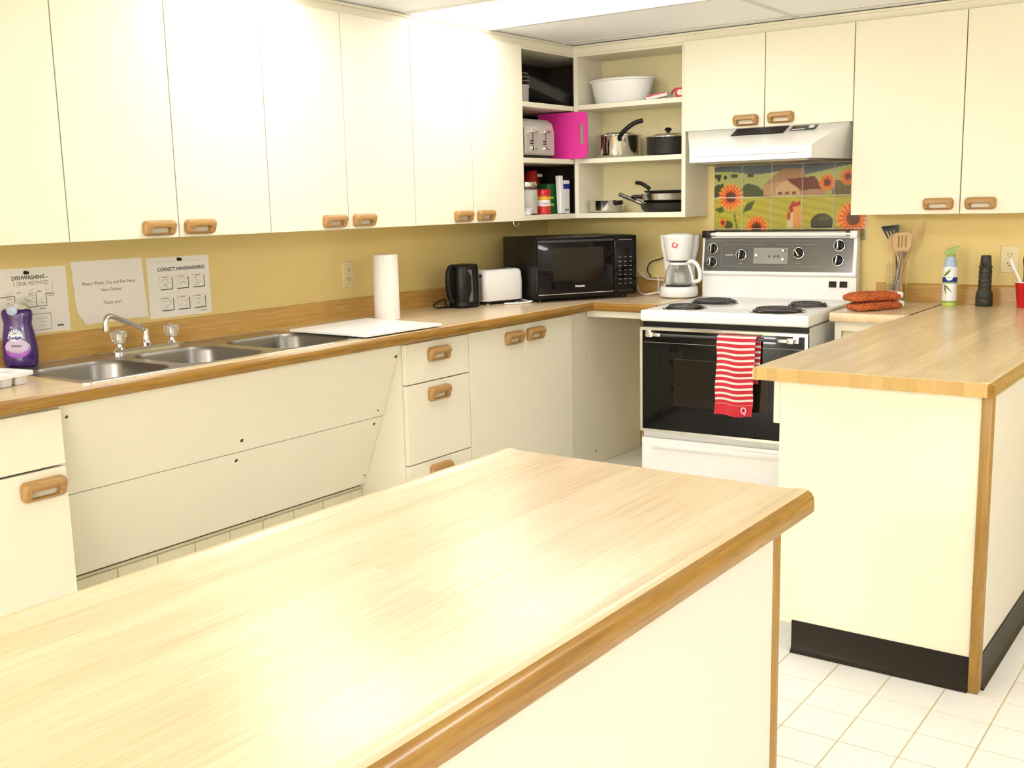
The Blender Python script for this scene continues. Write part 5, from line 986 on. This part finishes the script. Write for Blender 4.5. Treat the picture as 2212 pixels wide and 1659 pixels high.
# ------------------------------------------------------------------ things on the open shelves (left unit)
T1_, T2_, T3_ = 1.302, 1.5766, 1.8406
t = thing('chrome_toaster', 'silver four-slice toaster on the middle corner shelf', 'toaster', (0.162, -0.542, T2_ + 0.0005))
pr2 = [(-0.12, 0.014), (0.118, 0.014), (0.125, 0.022), (0.125, 0.13), (0.112, 0.17), (0.085, 0.190), (-0.085, 0.190), (-0.112, 0.17), (-0.125, 0.13), (-0.125, 0.022)]
MB().prism(pr2, -0.135, 0.125, 'xz', smooth=True).build('body', SILVER, t, sharp=50); MB().box(-0.118, 0.118, -0.130, 0.12, 0.0, 0.0145).build('base', BLACKP, t)
fc = MB().box(0.1252, 0.128, -0.130, 0.120, 0.024, 0.128, 0.001, 1).build('face_plate', SILVER, t)
for y in (-0.068, 0.045):
    MB().box(0.128, 0.1290, y - 0.0018, y + 0.0018, 0.085, 0.126).build('lever_slot', BLACKP, fc); MB().tube([(0.137, y - 0.024, 0.128), (0.137, y + 0.024, 0.128)], 0.0055, 10).build('lever', CHROME, fc)
    for k in range(2): MB().box(0.128, 0.1295, y - 0.024, y + 0.006, 0.066 + 0.012 * k, 0.072 + 0.012 * k, 0.001, 1).build('button', BLACKP, fc)
    MB().lathe([(0.013, 0), (0.011, 0.010), (0, 0.011)], 18).build('dial', CHROME, fc, (0.128, y - 0.006, 0.046), (0, PI / 2, 0))
    MB().box(0.128, 0.1290, y + 0.012, y + 0.040, 0.042, 0.045).build('printed_line', DARKP, fc)
# magenta cutting board leaning out of the corner
t = thing('magenta_board', 'magenta plastic cutting board standing upright beside the silver toaster', 'board', (0.165, -0.300, T2_ + 0.0006), (0, 0, math.radians(3)))
o_ = rrect(0.30, 0.232, 0.028, 6, 0.09, 0.116); i_ = rrect(0.022, 0.104, 0.0108, 6, 0.205, 0.122); i_ = [(p[0], p[1]) for p in i_]
o_ = rrect(0.30, 0.232, 0.028, 6, 0.09, 0.116)
M_ = Matrix.Rotation(PI / 2, 4, 'X')
MB().ring(rectlike(i_, 0.170, 0.2395, 0.03, 0.20), i_, -0.003, 0.003, M=M_).prism([(-0.05, 0), (0.170, 0), (0.170, 0.232), (-0.05, 0.232)], -0.003, 0.003, 'xy', M=M_).prism([(0.170, 0), (0.212, 0), (0.226, 0.004), (0.236, 0.014), (0.2395, 0.03), (0.170, 0.03)], -0.003, 0.003, 'xy', M=M_).prism([(0.170, 0.20), (0.2395, 0.20), (0.237, 0.217), (0.228, 0.228), (0.212, 0.232), (0.170, 0.232)], -0.003, 0.003, 'xy', M=M_).build('board', PINK, t)
# bottom shelf
t = thing('sugar_jar', 'glass jar of white sugar with steel lid on the bottom corner shelf', 'jar', (0.205, -0.560, T1_ + 0.0005))
MB().lathe([(0, 0), (0.058, 0), (0.062, 0.006), (0.062, 0.125), (0.056, 0.135), (0.054, 0.135), (0.0595, 0.124), (0.0595, 0.008), (0.056, 0.004), (0, 0.004)], 36).build('glass', GLASS, t, sharp=60)
MB().lathe([(0, 0.0045), (0.0555, 0.0045), (0.059, 0.009), (0.059, 0.118), (0.05, 0.122), (0, 0.123)], 36).build('sugar', SUGAR, t)
MB().lathe([(0.0, 0.1365), (0.058, 0.1365), (0.059, 0.139), (0.059, 0.158), (0.056, 0.161), (0, 0.161)], 36).build('lid', POT, t, sharp=50)
t = thing('storage_tub', 'low white plastic tub in front of the sugar jar', 'tub', (0.268, -0.650, T1_ + 0.0005))
MB().lathe([(0, 0), (0.026, 0), (0.028, 0.004), (0.030, 0.026)], 30).build('tub', WHITEP, t); MB().lathe([(0.0, 0.032), (0.029, 0.032), (0.033, 0.030), (0.033, 0.0262), (0, 0.0262)], 30).build('lid', WHITEP, t)
t = thing('coffee_can', 'red coffee tin with white lettering band next to the sugar jar', 'tin', (0.236, -0.448, T1_ + 0.0005))
rc_ = 0.036
MB().lathe([(0, 0), (rc_, 0), (rc_, 0.040)], 32, mi=0).lathe([(rc_, 0.040), (rc_, 0.070)], 32, mi=1).lathe([(rc_, 0.070), (rc_, 0.088)], 32, mi=2).lathe([(rc_, 0.088), (rc_, 0.1)], 32, mi=0).build('tin', [RPRINT, WPRINT, YPRINT], t, sharp=50)
MB().lathe([(rc_ + 0.001, 0.1002), (rc_ + 0.001, 0.120), (rc_ - 0.002, 0.123), (0, 0.123)], 32).build('lid', REDCUP, t)
text('printed_name', 'Folgers', 0.014, RPRINT, t, (rc_ * 0.76 + 0.0008, -rc_ * 0.66, 0.054), (PI / 2, 0, math.radians(50)), shear=0.2)
t = thing('green_carton', 'dark green carton behind the red coffee tin', 'carton', (0.190, -0.330, T1_ + 0.0005), (0, 0, math.radians(-8)))
MB().box(-0.035, 0.035, -0.045, 0.045, 0, 0.152, 0.003, 1).build('box', GPRINT, t)
for z in (0.04, 0.075): MB().box(0.0352, 0.0357, -0.03, 0.0, z, z + 0.012).build('printed_line', LIME, t)
MB().box(0.0352, 0.0357, 0.032, 0.043, 0.01, 0.025).build('printed_mark', WPRINT, t)
t = thing('white_roll_box', 'tall narrow white roll box between the green carton and the blue carton', 'box', (0.262, -0.324, T1_ + 0.0005), (0, math.radians(-3), 0))
MB().box(-0.013, 0.013, -0.017, 0.017, 0.0008, 0.192, 0.003, 1).build('box', WPRINT, t)
t = thing('blue_carton', 'white and blue carton next to the corner post of the bottom shelf', 'carton', (0.245, -0.272, T1_ + 0.0005))
MB().box(-0.02, 0.02, -0.028, 0.028, 0, 0.125, 0.002, 1).box(-0.0195, 0.0195, -0.0275, 0.0275, 0.150, 0.168).build('box', WPRINT, t); MB().box(-0.0202, 0.0202, -0.0282, 0.0282, 0.125, 0.150, 0.001, 1).build('blue_band', BPRINT, t)
for y in (-0.012, 0.008): MB().lathe([(0.006, 0), (0.006, 0.0005), (0, 0.0005)], 14).build('printed_dot', INK, t, (0.0202, y, 0.018), (0, PI / 2, 0))
def bag(name, label, loc, sx, sy, h, m_, seed):
    r_ = random.Random(seed); t = thing(name, label, 'bag', loc); L_ = []
    for k in range(9):
        f_ = k / 8; w_ = (1 - 0.25 * abs(2 * f_ - 0.8)); L_.append([(sx * w_ * math.cos(a) * (1 + 0.12 * (r_.random() - 0.5)), sy * (w_ if f_ < 0.7 else w_ * (1 - (f_ - 0.7) * 2.2)) * math.sin(a) * (1 + 0.2 * (r_.random() - 0.5)), h * f_) for a in [2 * PI * i / 20 for i in range(20)]])
    MB().loft(L_).build('bag', m_, t, sharp=50); return t
t = bag('olive_bag', 'olive green food bag behind the sugar jar', (0.080, -0.500, T1_ + 0.0005), 0.05, 0.075, 0.215, BAGG, 3); MB().box(0.046, 0.0475, 0.0, 0.04, 0.165, 0.19).build('bag_print', YPRINT, t)
t = bag('red_bag', 'shiny red bag above the green carton', (0.085, -0.330, T1_ + 0.0005), 0.045, 0.07, 0.222, RPRINT, 5); MB().box(0.042, 0.0435, -0.01, 0.035, 0.19, 0.205).build('bag_print', WPRINT, t)
# top shelf
def pan_stack():
    t = thing('roasting_pan', 'large dark roasting pan leaning on the top corner shelf', 'pan', (0.17, -0.40, T3_ + 0.004), (0, math.radians(0), 0))
    lo_ = lambda a, b, z: [(p[0], p[1], z) for p in rrect(a, b, 0.03, 5)]
    o = MB().loft([lo_(0.20, 0.40, 0), lo_(0.22, 0.42, 0.045), lo_(0.24, 0.44, 0.047), lo_(0.24, 0.44, 0.049), lo_(0.215, 0.415, 0.047), lo_(0.195, 0.395, 0.004)]).build('pan', PAN, t, sharp=50); t.rotation_euler = (math.radians(-10.5), 0, 0); t.location = (0.17, -0.420, T3_ + 0.0405); return t
pan_stack()
t = thing('grey_container', 'small grey plastic container at the left of the top corner shelf', 'container', (0.262, -0.655, T3_ + 0.0005))
MB().lathe([(0, 0), (0.030, 0), (0.032, 0.003), (0.034, 0.066), (0.036, 0.068), (0.036, 0.078), (0.032, 0.08), (0, 0.08)], 30).build('tub', GREYP, t, sharp=50)
for k, (z, lb) in enumerate(((0.082, 'dark shallow dish lying on the grey container'), (0.1005, 'dark shallow dish second from the top of the stack on the grey container'), (0.1185, 'topmost dark shallow dish of the stack on the grey container'))):
    t = thing('shallow_dish', lb, 'dish', (0.240, -0.650, T3_ + z), group='dark dishes on the grey container'); MB().lathe([(0, 0), (0.034, 0), (0.056 - 0.005 * k, 0.015), (0.0565 - 0.005 * k, 0.0165), (0.054 - 0.005 * k, 0.0165), (0.033, 0.003), (0, 0.003)], 30, mi=0).build('dish', PAN, t); MB().lathe([(0.0562 - 0.005 * k, 0.0152), (0.0575 - 0.005 * k, 0.0172), (0.0545 - 0.005 * k, 0.0172)], 30).build('rim', GREYP, t)
